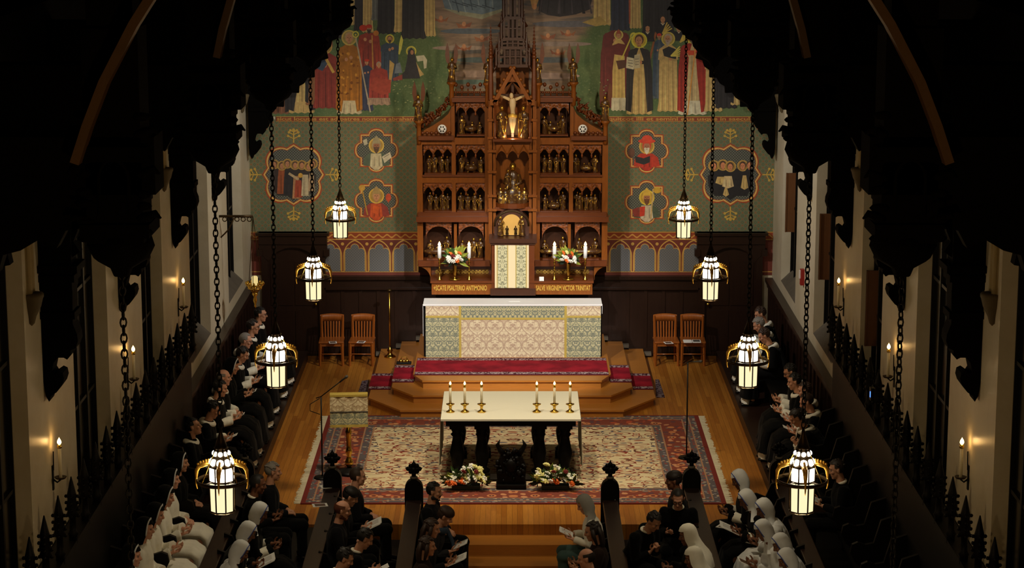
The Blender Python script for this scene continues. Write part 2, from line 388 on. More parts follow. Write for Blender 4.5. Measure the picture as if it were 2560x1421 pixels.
# dado (wainscot) along the back and the sides of the chancel
def dado_back(x0, x1, nm):
    d = MB(); y = YB
    d.box((x0, y-.06, 0), (x1, y, 1.3)); d.box((x0, y-.16, 1.44), (x1, y, 1.5)); d.box((x0, y-.10, 1.28), (x1, y, 1.44)); d.box((x0, y-.14, 1.25), (x1, y, 1.285))
    d.box((x0, y-.1, 0), (x1, y, .16))
    n = max(1, round((x1-x0)/.32))
    for i in range(n+1):
        xx = x0+(x1-x0)*i/n; d.box((max(x0, xx-.03), y-.085, .16), (min(x1, xx+.03), y, 1.28))
    S(nm, d, ['dark_wood'])
dado_back(-3.42, 3.42, 'trim_6')
for s, nm in ((-1, 'trim_7'), (1, 'trim_8')):
    d = MB(); xf = s*(XW-.07); X = s*XW
    d.box((min(X, xf), 31.75, .17), (max(X, xf), 40.55, 1.4)); d.box((min(X, s*(XW-.14)), 31.75, 1.4), (max(X, s*(XW-.14)), 40.6, 1.47))
    d.box((min(X, s*(XW-.1)), 31.75, 1.3), (max(X, s*(XW-.1)), 40.6, 1.40))
    for i in range(21): yy = 32+i*.42; d.box((min(X, s*(XW-.1)), yy-.03, .17), (max(X, s*(XW-.1)), yy+.03, 1.3))
    S(nm, d, ['dark_wood'])
# two doors in the back wall with carved hoods
for s, nm in ((-1, 'door_1'), (1, 'door_2')):
    cx = s*3.98; hw = .52; d = MB(); y = YB-.02
    d.box((cx-.58, y-.12, 0), (cx-.46, y, 2.1)); d.box((cx+.46, y-.12, 0), (cx+.58, y, 2.1))
    d.box((cx-.62, y-.16, 2.1), (cx+.62, y, 2.31)); d.box((cx-.66, y-.2, 2.26), (cx+.66, y, 2.31))
    d.prism([(cx-.62, 2.1), (cx-.62, 1.95)]+[(cx-.46, 1.8)]+[(x, z) for x, z in arc(cx, 1.52, .52, 152, 28, 8)]+[(cx+.46, 1.8), (cx+.62, 1.95), (cx+.62, 2.1)], y-.13, y, 'y')
    d.box((cx-.66, y-.16, 1.88), (cx-.56, y, 2.0)); d.box((cx+.56, y-.16, 1.88), (cx+.66, y, 2.0))
    dr = S(nm, d, ['dark_wood'])
    lf = MB().box((cx-.46, y-.05, .0), (cx+.46, y-.01, 2.09))
    for a, b in ((.1, .85), (.95, 1.75)):
        for xx in (cx-.42, cx+.02): lf.box((xx, y-.065, a), (xx+.4, y-.05, b))
    lf.build('door_leaf', ['dark_wood'], dr)
    k = MB().lathe([(.012, 0), (.012, .03), (.03, .04), (.034, .06), (.02, .075), (0.001, .08)], (0, 0, 0), 10, ax='y')
    k.xf(Matrix.Translation((cx-s*.40, y-.06, .98))); k.build('door_knob', ['brass'], dr)
# ================================================================ reredos, high altar
def damask(name, bg, fg, fg2, p=.3, pz=.36, dens=.5, axis='xz', rough=.7, fine=1.0):
    """mirrored woven ornament: stems, ogees and leaves about vertical mirror lines"""
    m = bpy.data.materials.new(name); t = NT(m); x, y, z = t.sep(t.obj())
    if axis == 'xy': z = y
    u = t.f('PINGPONG', x, p/2); u = t.f('DIVIDE', u, p/2); row = t.f('FLOOR', t.f('DIVIDE', z, pz)); w = t.f('FRACT', t.f('DIVIDE', z, pz))
    og = t.f('ABSOLUTE', t.f('SUBTRACT', u, t.f('ABSOLUTE', t.f('SINE', t.f('MULTIPLY', w, PI)))))      # ogee frame
    n = t.noise(t.com(t.f('MULTIPLY', u, 1.5), 0, t.f('MULTIPLY', w, 3.2)), 2.2*fine, 3, .55, 1.2)
    leaf = t.step(n, dens, .035)
    n2 = t.noise(t.com(t.f('ADD', t.f('MULTIPLY', u, 1.6), 5), 3, t.f('MULTIPLY', w, 3.4)), 2.6*fine, 2, .5, .8)
    c = t.mix(leaf, lin(bg), lin(fg)); c = t.mix(t.step(n2, .6, .03), c, lin(fg2))
    c = t.mix(t.f('SUBTRACT', 1, t.step(og, .07, .03)), c, lin(fg))
    b = t.bsdf(c, rough, 0, .25, leaf, .0006); M[name] = m
damask('damask_cream', (220, 206, 172), (180, 156, 132), (202, 182, 150), .31, .36)
damask('damask_green', (188, 182, 140), (122, 126, 108), (208, 198, 156), .20, .26, .46)
damask('damask_blue', (196, 186, 140), (102, 112, 106), (150, 150, 120), .155, .20, .5)
mat('galloon', (196, 172, 84), .5, .25, var=.2, vs=60)
mat('linen', (232, 232, 232), .8); mat('linen_warm', (226, 224, 206), .8)
def carved():
    m = bpy.data.materials.new('carved_gilt'); t = NT(m); n = t.noise(t.obj(), 16, 3, .6); g = t.step(n, .60, .05)
    b = t.bsdf(t.mix(g, lin((78, 50, 26)), lin((222, 176, 84))), .28, t.f('MULTIPLY', g, .85), .5, n, .004); M['carved_gilt'] = m
    m = bpy.data.materials.new('tracery_wood'); t = NT(m); n = t.vor(t.obj(), 22)
    t.bsdf(t.mix(n, lin((54, 22, 7)), lin((150, 80, 32))), .4, 0, .5, n, .012); M['tracery_wood'] = m
carved()
R = random.Random(3)
def figurine(mb, c, h, yaw=0.0, kind=0, seed=0):
    """small carved robed saint: h total height, front towards -y"""
    r = random.Random(seed); c = Vector(c); st = len(mb.v)
    k = h/1.7; sit = kind == 1
    bh = 1.38 if not sit else 1.1
    prof = [(.0, .25, .20), (.08, .27, .22), (.45, .22, .17), (.85, .20, .15), (1.12, .22, .14), (1.30, .20, .12), (1.38, .08, .07)]
    if sit: prof = [(0, .28, .30), (.3, .30, .34), (.5, .27, .30), (.62, .20, .17), (.85, .22, .14), (1.02, .19, .12), (1.1, .08, .07)]
    N = 14
    sway = r.uniform(-.05, .05)
    vs = []
    for z, rx, ry in prof:
        for i in range(N):
            a = 2*PI*i/N; fl = 1+.14*math.sin(a*5+seed)*max(0, 1-z/1.2)
            vs.append(Vector((rx*fl*math.cos(a)+sway*math.sin(z*2), ry*fl*math.sin(a), z)))
    mb.add(vs, [(i*N+j, i*N+(j+1) % N, (i+1)*N+(j+1) % N, (i+1)*N+j) for i in range(len(prof)-1) for j in range(N)], True)
    kk = mb.k; mb.k = kk+1
    hz = bh+.14; mb.ball((sway, -.02, hz), (.10, .11, .14), 9, 6); mb.k = kk
    mb.ball((sway, .03, hz+.03), (.12, .12, .14), 9, 6)
    sh = bh-.12
    for s in (-1, 1):
        el = Vector((s*.27+sway, -.06, sh-.30)); hd = Vector((s*r.uniform(-.02, .18), -.24, sh-r.uniform(.1, .34)))
        mb.tube([(s*.19+sway, 0, sh), el, hd], [.085, .085, .06], 7)
        mb.k = kk+1; mb.ball(hd, .05, 6, 4); mb.tube([(s*.20, -.14, sh-.05), (s*.16, -.21, sh-.5), (s*r.uniform(-.1, .2), -.25, .1)], [.012, .026, .02], 5); mb.k = kk
    mb.xf(Matrix.Translation(c)@Matrix.Rotation(yaw, 4, 'Z')@Matrix.Scale(k, 4), st)
def PX(u, v, y): return at_y(u, v, y).x
def PZ(v, y): return at_y(1280, v, y).z
yR, yT = 39.85, 39.66
rer = thing('reredos', 'tall carved wooden gothic altarpiece with gilded figures behind the high altar', 'altarpiece', (0, YB-.06, 0))
cx0 = PX(1281, 400, yR)
def rx(u): return PX(u, 450, yR)
def rz(v): return PZ(v, yR)
# ---- body: carcass behind the niches
b = MB()
yb = YB-.06
for s in (-1, 1):
    def sx(u): return cx0+s*(1281-u)*(1/139.3)      # u given for the left side
    def bx(u0, u1, v0, v1, ya, yb_=yb, mb=None): (mb or b).box((min(sx(u0), sx(u1)), ya, rz(v1)), (max(sx(u0), sx(u1)), yb_, rz(v0)))
    b.mat(2); bx(1045, 1222, 350, 690, yR+.32); bx(1135, 1222, 250, 350, yR+.32); b.mat(0)     # back board of wings, darkened to paint in the niche shade
    bx(1045, 1059, 350, 660, yR); bx(1213, 1228, 250, 660, yR-.02)  # stiles
    bx(1131, 1141, 350, 532, yR); bx(1131, 1139, 250, 350, yR)
    bx(1046, 1221, 437, 458, yR+.004); bx(1046, 1221, 345, 362, yR+.004)
    b.mat(1)
    bx(1043, 1228, 540, 553, yR-.12); bx(1048, 1226, 530, 541, yR-.06); bx(1047, 1225, 650, 664, yR-.10); bx(1050, 1137, 339, 349, yR-.1); bx(1133, 1226, 243, 254, yR-.1); bx(1059, 1213, 437, 442, yR-.03)
    bx(1075, 1228, 664, 703, yR+.1)
    b.mat(0)
    bx(1136, 1143, 560, 650, yR)
    # concave side bracket under the predella
    b.prism([(sx(1045), rz(664)), (sx(1078), rz(664)), (sx(1078), rz(700))]+[(sx(1046+32*math.sin(a*PI/16)), rz(666+34*(1-math.cos(a*PI/16)))) for a in range(8, 0, -1)], yR-.05, yb, 'y')
    # shoulder panel: triangular gable rising to the tower
    b.prism([(sx(1052), rz(340)), (sx(1135), rz(340)), (sx(1135), rz(262))]+[(sx(1135-83*t), rz(262+70*t**.55)) for t in (.15, .35, .6, .85)], yR+.05, yb, 'y')
b.build('carcass', ['reredos_wood', 'reredos_red', 'niche_shade'], rer)
# ---- niche panels with pointed or round arches and a carved scene in each
def niche(u0, u1, v0, v1, n, round_=False, seed=0, figs=4, yy=None, sit=False):
    y = yR if yy is None else yy
    x0, x1 = sorted((PX(u0, (v0+v1)/2, y), PX(u1, (v0+v1)/2, y))); z1, z0 = PZ(v0, y), PZ(v1, y)
    fr = MB(); w = (x1-x0)/n; h = z1-z0
    for i in range(n):
        a, c = x0+i*w+(.03*w if n > 1 else 0), x0+(i+1)*w-(.03*w if n > 1 else 0)
        if round_:
            zs = z1-.06-(c-a)/2*1.05; ar = [((a+c)/2-(c-a)/2*math.cos(PI*k/12), zs+(c-a)/2*math.sin(PI*k/12)) for k in range(13)]
        else:
            zs = z1-h*.30-.02; ar = lancet(a, c, zs, 5, .72)
        poly = [(x0+i*w, z1), (x0+i*w, zs)]+ar+[(x0+(i+1)*w, zs), (x0+(i+1)*w, z1)]
        # split at the crown so the outline stays simple
        fr.prism(poly, y-.01, y+.05, 'y')
        if n > 1 and i: # slender shaft pendant between bays
            fr.lathe([(.001, 0), (.014, .02), (.02, .05), (.012, .07)], (x0+i*w, y+.01, zs-.05), 6)
    fr.mat(1)
    if not round_:
        for i in range(n):
            c_ = x0+(i+.5)*w
            fr.tube([(x0+i*w+.01, y-.018, z1-h*.26), (c_, y-.018, z1-.035), (x0+(i+1)*w-.01, y-.018, z1-h*.26)], .008, 5, smooth=False)
            fr.ball((x0+i*w+.012, y-.012, z1-.045), .022, 6, 4)
    p = fr.build('niche_panel', ['tracery_wood', 'reredos_wood'], rer)
    sc = MB(); r = random.Random(seed)
    sc.mat(2).box((x0+.01, y+.02, z0-.01), (x1-.01, y+.30, z0+.02)); sc.mat(0)
    for i in range(figs):
        t = (i+.5)/figs; fx = x0+(x1-x0)*(.06+.88*t)+r.uniform(-.02, .02); hh = h*(.62 if not round_ else .52)*r.uniform(.86, 1.08)
        if sit and i in (1, 2): hh *= .72
        figurine(sc, (fx, y+.17+r.uniform(-.03, .05), z0+.02), hh, (.5-t)*1.0, 1 if (sit and i in (1, 2)) else 0, seed*7+i)
    if sit: sc.ball(((x0+x1)/2, y+.1, z0+h*.2), (w*.7, .08, .06), 8, 5)
    sc.build('carved_scene', ['carved_gilt', 'gilding', 'reredos_red'], p)
for i, (u0, u1) in enumerate(((1059, 1131), (1141, 1213), (1349, 1421), (1431, 1503))):
    niche(u0, u1, 364, 437, 3, False, 10+i, 4, sit=i in (1, 3)); niche(u0, u1, 459, 531, 3, False, 20+i, 4 if i != 3 else 5, sit=i == 2)
    niche(u0+6, u1-2 if i in (0, 2) else u1-4, 556, 650, 1, True, 30+i, 4, sit=i in (0, 2, 3))
niche(1140, 1213, 256, 340, 3, False, 41, 3, sit=True); niche(1349, 1422, 256, 340, 3, False, 42, 4, sit=True)
# ---- medallions and crockets on the shoulders
for s in (-1, 1):
    def sx(u): return cx0+s*(1281-u)/139.3
    md = MB(); c = Vector((sx(1108), yR+.0, rz(322)))
    md.lathe([(.075, .05), (.08, .03), (.075, .0), (.001, -.005)], c, 16, ax='y'); md.mat(1)
    for k in range(6): a = k*PI/3; md.ball(c+Vector((.042*math.cos(a), -.052, .042*math.sin(a))), (.015, .006, .015), 6, 4)
    md.build('medallion', ['linen', 'iron_black'], rer)
    cr = MB()
    for k in range(15):
        t = k/14; u, v = 1130-80*t, 252+72*t**.55
        for q in range(5):
            cc = Vector((sx(u-R.uniform(-7, 7)), yR+.08+R.uniform(-.05, .05), rz(v-2-R.uniform(0, 20))))
            cr.ball(cc, (R.uniform(.018, .042), .03, R.uniform(.016, .032)), 6, 4, rot=(0, R.uniform(0, 3), 0)); cr.tube([cc, cc+Vector((R.uniform(-.06, .06), -.03, R.uniform(.02, .08)))], [.03, .004], 5)
    cr.build('crocket_carving', ['reredos_red'], rer); cr = MB()
    for k in range(7):
        cc = Vector((sx(1060+11*k), yR+.02, rz(333))); cr.ball(cc, (.035, .03, .03), 6, 4)
    cr.build('leaf_moulding', ['reredos_red'], rer)
    # cresting over the upper panels
    cs = MB()
    for k in range(6):
        u = 1142+15*k; x = sx(u)
        cs.box((x-.05, yR, rz(243)), (x+.05, yR+.05, rz(240))); cs.tube([(x, yR+.02, rz(243)), (x, yR+.02, rz(222))], [.014, .01], 6)
        cs.ball((x, yR+.02, rz(219 if k % 2 else 212)), (.035, .03, .04), 7, 5)
        for q in (-1, 1): cs.ball((x+q*.035, yR+.02, rz(231)), (.03, .025, .022), 6, 4)
    cs.box((min(sx(1137), sx(1220)), yR+.01, rz(244)), (max(sx(1137), sx(1220)), yR+.05, rz(240)))
    cs.build('cresting', ['reredos_red'], rer)
# ---- centre tower
tw = MB(); 
def tx(u): return PX(u, 400, yT)
def tz(v): return PZ(v, yT)
for s in (-1, 1):
    def sx(u): return tx(1281)+s*(1281-u)/139.9
    for u0, u1, ya in ((1222, 1231, 0), (1233, 1240, .05)):
        tw.box((min(sx(u0), sx(u1)), yT+ya, tz(592)), (max(sx(u0), sx(u1)), yb, tz(252)))
    for v in (345, 300, 378, 430, 490, 525): tw.box((min(sx(1220), sx(1242)), yT-.03, tz(v+3)), (max(sx(1220), sx(1242)), yb, tz(v-3)))
    tw.mat(1)
    tw.lathe([(.028, tz(345)), (.028, tz(342)), (.014, tz(340)), (.014, tz(262)), (.03, tz(258)), (.03, tz(254))], (sx(1238), yT-.10, 0), 8)
    tw.tube([(sx(1228), yT, tz(250)), (sx(1228), yT, tz(205)), (sx(1228), yT, tz(150)), (sx(1228), yT, tz(60))], [.05, .045, .03, .004], 6, smooth=False)
    for k in range(9): tw.ball((sx(1228), yT, tz(70+9*k)), (.012+.004*k,)*3, 6, 4)
    tw.mat(0)
    # gable bars
    tw.prism([(sx(1232), tz(255)), (sx(1242), tz(255)), (sx(1281), tz(184)), (sx(1281), tz(166))], yT-.10, yT+.1, 'y')
    for k in range(6): t = (k+.5)/6; tw.ball((sx(1232+49*t), yT-.04, tz(250-88*t)), .036, 6, 4)
    # cusped arch under gable
    tw.prism([(sx(1242), tz(252)), (sx(1281), tz(182)), (sx(1281), tz(204))]+[(sx(1281-39*math.sin(a*PI/16)), tz(246-42*math.cos(a*PI/16))) for a in range(1, 9)], yT-.03, yT+.03, 'y')
    tw.box((min(sx(1226), sx(1246)), yT-.1, tz(262)), (max(sx(1226), sx(1246)), yT+.1, tz(248)))
tw.box((tx(1240), yb-.5, tz(350)), (tx(1322), yb, tz(170)))
tw.mat(1).box((tx(1232), yT-.14, tz(352)), (tx(1330), yb, tz(346)))
# statue niche
tw.mat(0)
for i in range(3):
    a = tx(1240)+(tx(1323)-tx(1240))*i/3; c = tx(1240)+(tx(1323)-tx(1240))*(i+1)/3; zs = tz(395)
    tw.prism([(a, tz(354)), (a, zs)]+lancet(a+.01, c-.01, zs, 5, .75)+[(c, zs), (c, tz(354))], yT, yT+.05, 'y')
    tw.tube([(a+.01, yT-.02, tz(384)), ((a+c)/2, yT-.02, tz(362)), (c-.01, yT-.02, tz(384))], .011, 5, smooth=False)
tw.box((tx(1238), yT+.36, tz(515)), (tx(1325), yb, tz(350)))
tw.mat(1)
tw.prism([(tx(1238), tz(527)), (tx(1325), tz(527)), (tx(1325), tz(518))]+[(tx(1281)+.29*math.cos(a*PI/10), tz(509)-.06+.0*a) for a in range(0, 1)]+[(tx(1238), tz(518))], yT-.02, yb, 'y')
tw.prism([(tx(1281)+.30*math.cos(a*PI/12), yT+.14-.26*math.sin(a*PI/12)) for a in range(13)], tz(520), tz(508), 'z')
tw.build('centre_tower', ['reredos_wood', 'reredos_red'], rer)
# spire of open stages
sp = MB()
for (v0, v1, hw, n) in ((165, 120, .24, 5), (120, 98, .19, 4), (98, 45, .15, 4), (45, -60, .11, 3)):
    z0, z1 = tz(v0), tz(v1)
    for i in range(n+1):
        x = tx(1282)-hw+2*hw*i/n
        for dy in (0, .26): sp.box((x-.016, yT+.05+dy, z0), (x+.016, yT+.09+dy, z1))
    sp.box((tx(1282)-hw-.025, yT+.03, z0-.03), (tx(1282)+hw+.025, yT+.37, z0+.025)); sp.box((tx(1282)-hw-.004, yT+.042, (z0+z1)/2-.012), (tx(1282)+hw+.004, yT+.36, (z0+z1)/2+.012))
    sp.box((tx(1282)-hw*.55, yT+.14, z0), (tx(1282)+hw*.55, yT+.26, z1))
    for s in (-1, 1):
        x = tx(1282)+s*(hw+.05); sp.tube([(x, yT+.1, z0), (x, yT+.1, z0+.6*(z1-z0)), (x, yT+.1, z1+.12)], [.03, .025, .003], 6, smooth=False)
        for k in range(7): sp.ball((x, yT+.1, z1+.10-.06*k), (.010+.003*k,)*3, 6, 4)
        sp.tube([(x-s*.02, yT+.1, z0+.02), (tx(1282)+s*(hw+.14), yT+.1, z0-.16)], .022, 5)
sp.build('spire', ['reredos_deep'], rer)
# crucifix group in the lit niche
ya = yT+.05
cr = MB()
cr.box((tx(1278.5), ya+.06, tz(345)), (tx(1284.5), ya+.1, tz(212))); cr.box((tx(1250), ya+.06, tz(243)), (tx(1313), ya+.1, tz(237)))
cz = lambda v: PZ(v, ya)
cr.mat(1)
X = tx(1281.5)
cr.tube([(X, ya, cz(306)), (X+.01, ya, cz(290)), (X, ya, cz(276)), (X, ya-.01, cz(262)), (X, ya, cz(249)), (X, ya, cz(245))], [(.036, .034), (.044, .036), (.040, .034), (.058, .042), (.056, .036), (.024, .024)], 10)
for s in (-1, 1):
    cr.tube([(X+s*.05, ya, cz(249)), (X+s*.15, ya+.01, cz(243)), (X+s*.235, ya+.03, cz(238.5))], [.032, .025, .014], 7)
    cr.tube([(X+s*.03, ya, cz(292)), (X+s*.028, ya-.03, cz(308)), (X+s*.012, ya+.02, cz(328)), (X+s*.01, ya, cz(332))], [.042, .036, .02, .016], 7)
cr.ball((X-.02, ya-.03, cz(239)), (.038, .045, .055), 9, 6); cr.mat(0).ball((X-.018, ya-.01, cz(236.5)), (.044, .044, .05), 9, 6)
cr.mat(2).tube([(X-.07, ya-.02, cz(290)), (X, ya-.05, cz(287)), (X+.07, ya-.02, cz(291))], .03, 7)
mat('corpus', (206, 180, 136), .5)
cr.build('crucifix', ['reredos_deep', 'corpus', 'gold_paint'], rer, label='pale crucified figure on a dark cross')
for s, u in ((-1, 1255), (1, 1308)):
    g = MB(); figurine(g, (tx(u), ya-.02, cz(344)), cz(262)-cz(344), -s*.5, 0, 77+s); g.build('mourning_figure', ['carved_gilt', 'gilding'], rer)
# seated mother and child in the statue niche
st = MB(); y0 = yT+.12
figurine(st, (tx(1281), y0, tz(508)), tz(388)-tz(508), 0, 1, 5)
figurine(st, (tx(1270), y0-.16, tz(470)), .34, .4, 0, 9)
for u, s in ((1252, 1), (1262, 2), (1298, 3), (1310, 4)): figurine(st, (tx(u), y0-.1, tz(508)), .34, 0, 1, 50+s)
st.tube([(tx(1272), y0-.27, tz(452)), (tx(1268), y0-.28, tz(468)), (tx(1258), y0-.27, tz(478))], [.014, .02, .012], 6)
st.build('enthroned_statue', ['carved_gilt', 'gilding'], rer)
# arched throne over the tabernacle
yH = 39.4; hx = lambda u: PX(u, 560, yH); hz = lambda v: PZ(v, yH)
th = MB()
th.prism([(hx(1236), hz(592))]+[(hx(1279)+.315*math.cos(a*PI/14), hz(566)+.28*math.sin(a*PI/14)) for a in range(14, -1, -1)]+[(hx(1322), hz(592))], yH+.1, yT+.3, 'y')
th.mat(1).prism([(hx(1256), hz(590))]+[(hx(1279)+.17*math.cos(a*PI/14), hz(562)+.17*math.sin(a*PI/14)) for a in range(14, -1, -1)]+[(hx(1302), hz(590))], yH+.08, yH+.11, 'y')
th.mat(2)
th.tube([(hx(1279)+.30*math.cos(a*PI/16), yH+.1, hz(568)+.27*math.sin(a*PI/16)) for a in range(17)], .016, 6)
th.build('throne_arch', ['reredos_deep', 'painted_gold', 'bronze'], rer)
for s, u in ((-1, 1252), (1, 1305)):
    g = MB(); figurine(g, (hx(u), yH+.02, hz(590)), .36, -s*.8, 0, 90+s); g.build('kneeling_angel', ['carved_gilt', 'gilding'], rer)
for u0 in (1268, 1289):
    g = MB(); figurine(g, (hx(u0), yH+.05, hz(588)), .16, 0, 0, int(u0)); g.build('relief_figure', ['bronze', 'bronze'], rer)
# angels on the shafts
def angel(u, vb, vt, vw, y, seed, mir=1):
    c = Vector((PX(u, vb, y), y, PZ(vb, y))); h = PZ(vt, y)-c.z
    a = MB(); figurine(a, c, h, 0, 0, seed)
    ang = a.build('angel_statue', ['carved_gilt', 'gilding'], rer)
    for s in (-1, 1):
        wv = MB(); hw = PZ(vw, y)-c.z; xo = s*.075
        pts = [(.02, .38), (.085, .52), (.105, .68), (.095, .84), (.065, 1.0), (.035, .84), (.025, .6)]
        wv.prism([(c.x+s*px_+s*.01, c.z+pz_*hw) for px_, pz_ in pts], y+.07, y+.11, 'y')
        wv.build('wing', ['reredos_red'], ang)
    q = MB(); zb = c.z
    q.lathe([(.085, 0), (.085, -.03), (.05, -.06), (.04, -.12), (.045, -.3), (.04, -.42)], c, 8); q.build('shaft', ['reredos_wood'], rer)
for u, vb, vt, vw, y in ((1047, 302, 236, 204, yR), (1129, 205, 143, 108, yR), (1219, 207, 144, 106, yR-.1), (1345, 207, 144, 106, yR-.1), (1434, 205, 143, 108, yR), (1514, 302, 238, 206, yR)):
    angel(u, vb, vt, vw, y, int(u))
# tabernacle with veil
yV = 39.22; vx = lambda u: PX(u, 660, yV); vz = lambda v: PZ(v, yV)
tb = MB()
tb.box((vx(1229), yV, vz(736)), (vx(1336), yT, vz(607)))
tb.mat(1).box((vx(1223), yV-.06, vz(607)), (vx(1342), yT+.1, vz(596))); tb.box((vx(1226), yV-.03, vz(612)), (vx(1339), yT, vz(606)))
tb.box((vx(1226), yV-.05, vz(738)), (vx(1339), yV+.1, vz(722)))
tb.build('tabernacle_case', ['reredos_red', 'reredos_deep'], rer)
# gradine with gold lettering
yG = 39.24; gx = lambda u: PX(u, 715, yG); gz = lambda v: PZ(v, yG)
gr = MB()
gr.box((gx(1079), yG, gz(737)), (gx(1481), yR+.1, gz(704))); gr.mat(1).box((gx(1076), yG-.03, gz(708)), (gx(1484), yR+.1, gz(702)))
gr.build('gradine', ['reredos_wood', 'reredos_red'], rer)
L1 = text_on('+SCATE PSALTERIO ANTIMONIO', .1, gx(1217)-gx(1084), 'gold_paint', (gx(1150.5), yG-.006, gz(721)), rer)
L2 = text_on('SALVE VIRGINEM VICTOR TRINITAT', .1, gx(1476)-gx(1340), 'gold_paint', (gx(1408), yG-.006, gz(721)), rer)
for L in (L1, L2): L.scale = (1, 1, 1.25)
bd = MB(); yq = yR+.1
for u0, u1 in ((1088, 1222), (1340, 1473)):
    n = 15
    for k in range(n):
        u = u0+(u1-u0)*(k+.5)/n; x, z = PX(u, 680, yq), PZ(680, yq)
        bd.torus((x, yq-.01, z), .026, .008, 10, 4, rot=(PI/2, 0, 0)); bd.ball((x, yq-.012, z), .012, 6, 4)
        bd.cbox((x, yq-.008, z+.045), (.06, .012, .008)); bd.cbox((x, yq-.008, z-.045), (.06, .012, .008))
bd.build('gilt_band', ['gold_paint'], rer)
# veil: top-level cloth on the door
vm = bpy.data.materials.new('veil_brocade'); t = NT(vm); x, y, z = t.sep(t.obj())
ax_ = t.f('ABSOLUTE', x); s1 = t.f('SUBTRACT', ax_, .165); u = t.f('DIVIDE', t.f('ABSOLUTE', s1), .085)
n = t.noise(t.com(t.f('MULTIPLY', u, 1.4), 0, t.f('MULTIPLY', t.f('FRACT', t.f('DIVIDE', z, .235)), 3.6)), 2.4, 3, .5, 1)
ins = t.f('LESS_THAN', t.f('ABSOLUTE', s1), .085)
c = t.mix(ins, lin((232, 214, 176)), t.mix(t.step(n, .5, .04), lin((206, 202, 164)), lin((132, 132, 106))))
edge = t.f('MULTIPLY', t.f('LESS_THAN', t.f('ABSOLUTE', t.f('SUBTRACT', t.f('ABSOLUTE', s1), .092)), .010), 1)
c = t.mix(edge, c, lin((186, 166, 100))); t.bsdf(c, .7, 0, .3); M['veil_brocade'] = vm
vl = MB(); NN = 24; x0, x1, z0, z1 = vx(1237), vx(1322), vz(720), vz(613)
vs = [(x0+(x1-x0)*i/NN, yV-.02+.006*math.sin(i*1.3), z) for z in (z0, z1) for i in range(NN+1)]
vl.add(vs, [(i, i+1, NN+2+i, NN+1+i) for i in range(NN)], True); vl.add([(a, b_+.008, c_) for a, b_, c_ in vs], [(i+1, i, NN+1+i, NN+2+i) for i in range(NN)], True)
vl.build('tabernacle_veil', ['veil_brocade'], label='gold and cream brocade veil hung over the tabernacle door', cat='veil', org=((x0+x1)/2, yV-.02, z0))
# ---- altar steps with red runners
ST = []
yc3, yc2, yc1 = at_z(1280, 1025, .14).y, at_z(1280, 988, .28).y, at_z(1280, 951, .42).y
sm = MB()
def plat(z0, z1, wc, wo, yf, yo, no=.03):
    poly = [(-wo, 40.6), (-wo, yo), (-wc, yf), (wc, yf), (wo, yo), (wo, 40.6)]
    sm.prism(poly, z0, z1-.03, 'z')
    q = [(-wo-no, 40.6), (-wo-no, yo-no*.4), (-wc-no*.4, yf-no), (wc+no*.4, yf-no), (wo+no, yo-no*.4), (wo+no, 40.6)]
    sm.prism(q, z1-.03, z1, 'z')
plat(0, .14, 1.82, 2.37, yc3, yc3+.82); plat(.14, .28, 1.63, 1.99, yc2, yc2+.56); plat(.28, .42, 1.49, 1.645, yc1, yc1+.44)
S('trim_9', sm, ['oak_step'])
def runner_mat():
    m = bpy.data.materials.new('red_runner'); t = NT(m); x, y, z = t.sep(t.gen()); o = t.obj()
    d = t.f('ABSOLUTE', t.f('SUBTRACT', y, .5))
    nz = t.noise(o, 2.6, 3); nf = t.noise(o, 60, 2)
    red = t.mix(t.step(nz, .5, .2), lin((112, 20, 32)), lin((160, 30, 44)))
    pat = t.step(t.noise(t.map(o, (1, 1, 1)), 34, 2), .5, .04)
    bor = t.mix(pat, lin((66, 28, 40)), lin((176, 154, 150)))
    c = t.mix(t.step(d, .345, .01), red, bor); c = t.mix(t.step(d, .475, .008), c, lin((80, 24, 36)))
    t.bsdf(t.mix(t.f('MULTIPLY', nf, .3), c, lin((70, 14, 22))), .95, 0, .1, nf, .003); M['red_runner'] = m
runner_mat()
def runner(u0, u1, v0, v1, z, label):
    a, b_ = at_z(u0, v1, z), at_z(u1, v1, z); yb_ = at_z(1280, v0, z).y
    MB().box((a.x, a.y, z), (b_.x, yb_, z+.014)).build('carpet_runner', ['red_runner'], label=label, cat='carpet', group='red runners on the altar steps')
runner(1036, 1522, 897, 939, .42, 'long red runner with patterned border across the top step before the high altar')
runner(979, 1034, 915, 957, .28, 'short red runner piece on the second step left of the high altar')
runner(1526, 1580, 915, 957, .28, 'short red runner piece on the second step right of the high altar')
runner(921, 976, 936, 975, .14, 'short red runner piece on the lowest step left of the high altar')
runner(1583, 1634, 936, 975, .14, 'short red runner piece on the lowest step right of the high altar')
rm = bpy.data.materials.new('runner_border'); t = NT(rm); t.bsdf(t.mix(t.step(t.noise(t.obj(), 34, 2), .5, .04), lin((48, 26, 36)), lin((118, 102, 104))), .95, 0, .1); M['runner_border'] = rm
for q4, lb in (([(922, 952), (905, 955), (891, 997), (919, 997)], 'dark patterned runner end lying on the floor left of the altar steps'), ([(1638, 951), (1647, 951), (1662, 995), (1640, 995)], 'dark patterned runner end lying on the floor right of the altar steps')):
    P4 = [at_z(u, v, 0) for u, v in q4]; MB().prism([(p.x, p.y) for p in P4], 0.0, .014, 'z').build('carpet_runner', ['runner_border'], label=lb, cat='carpet', group='red runners on the altar steps')
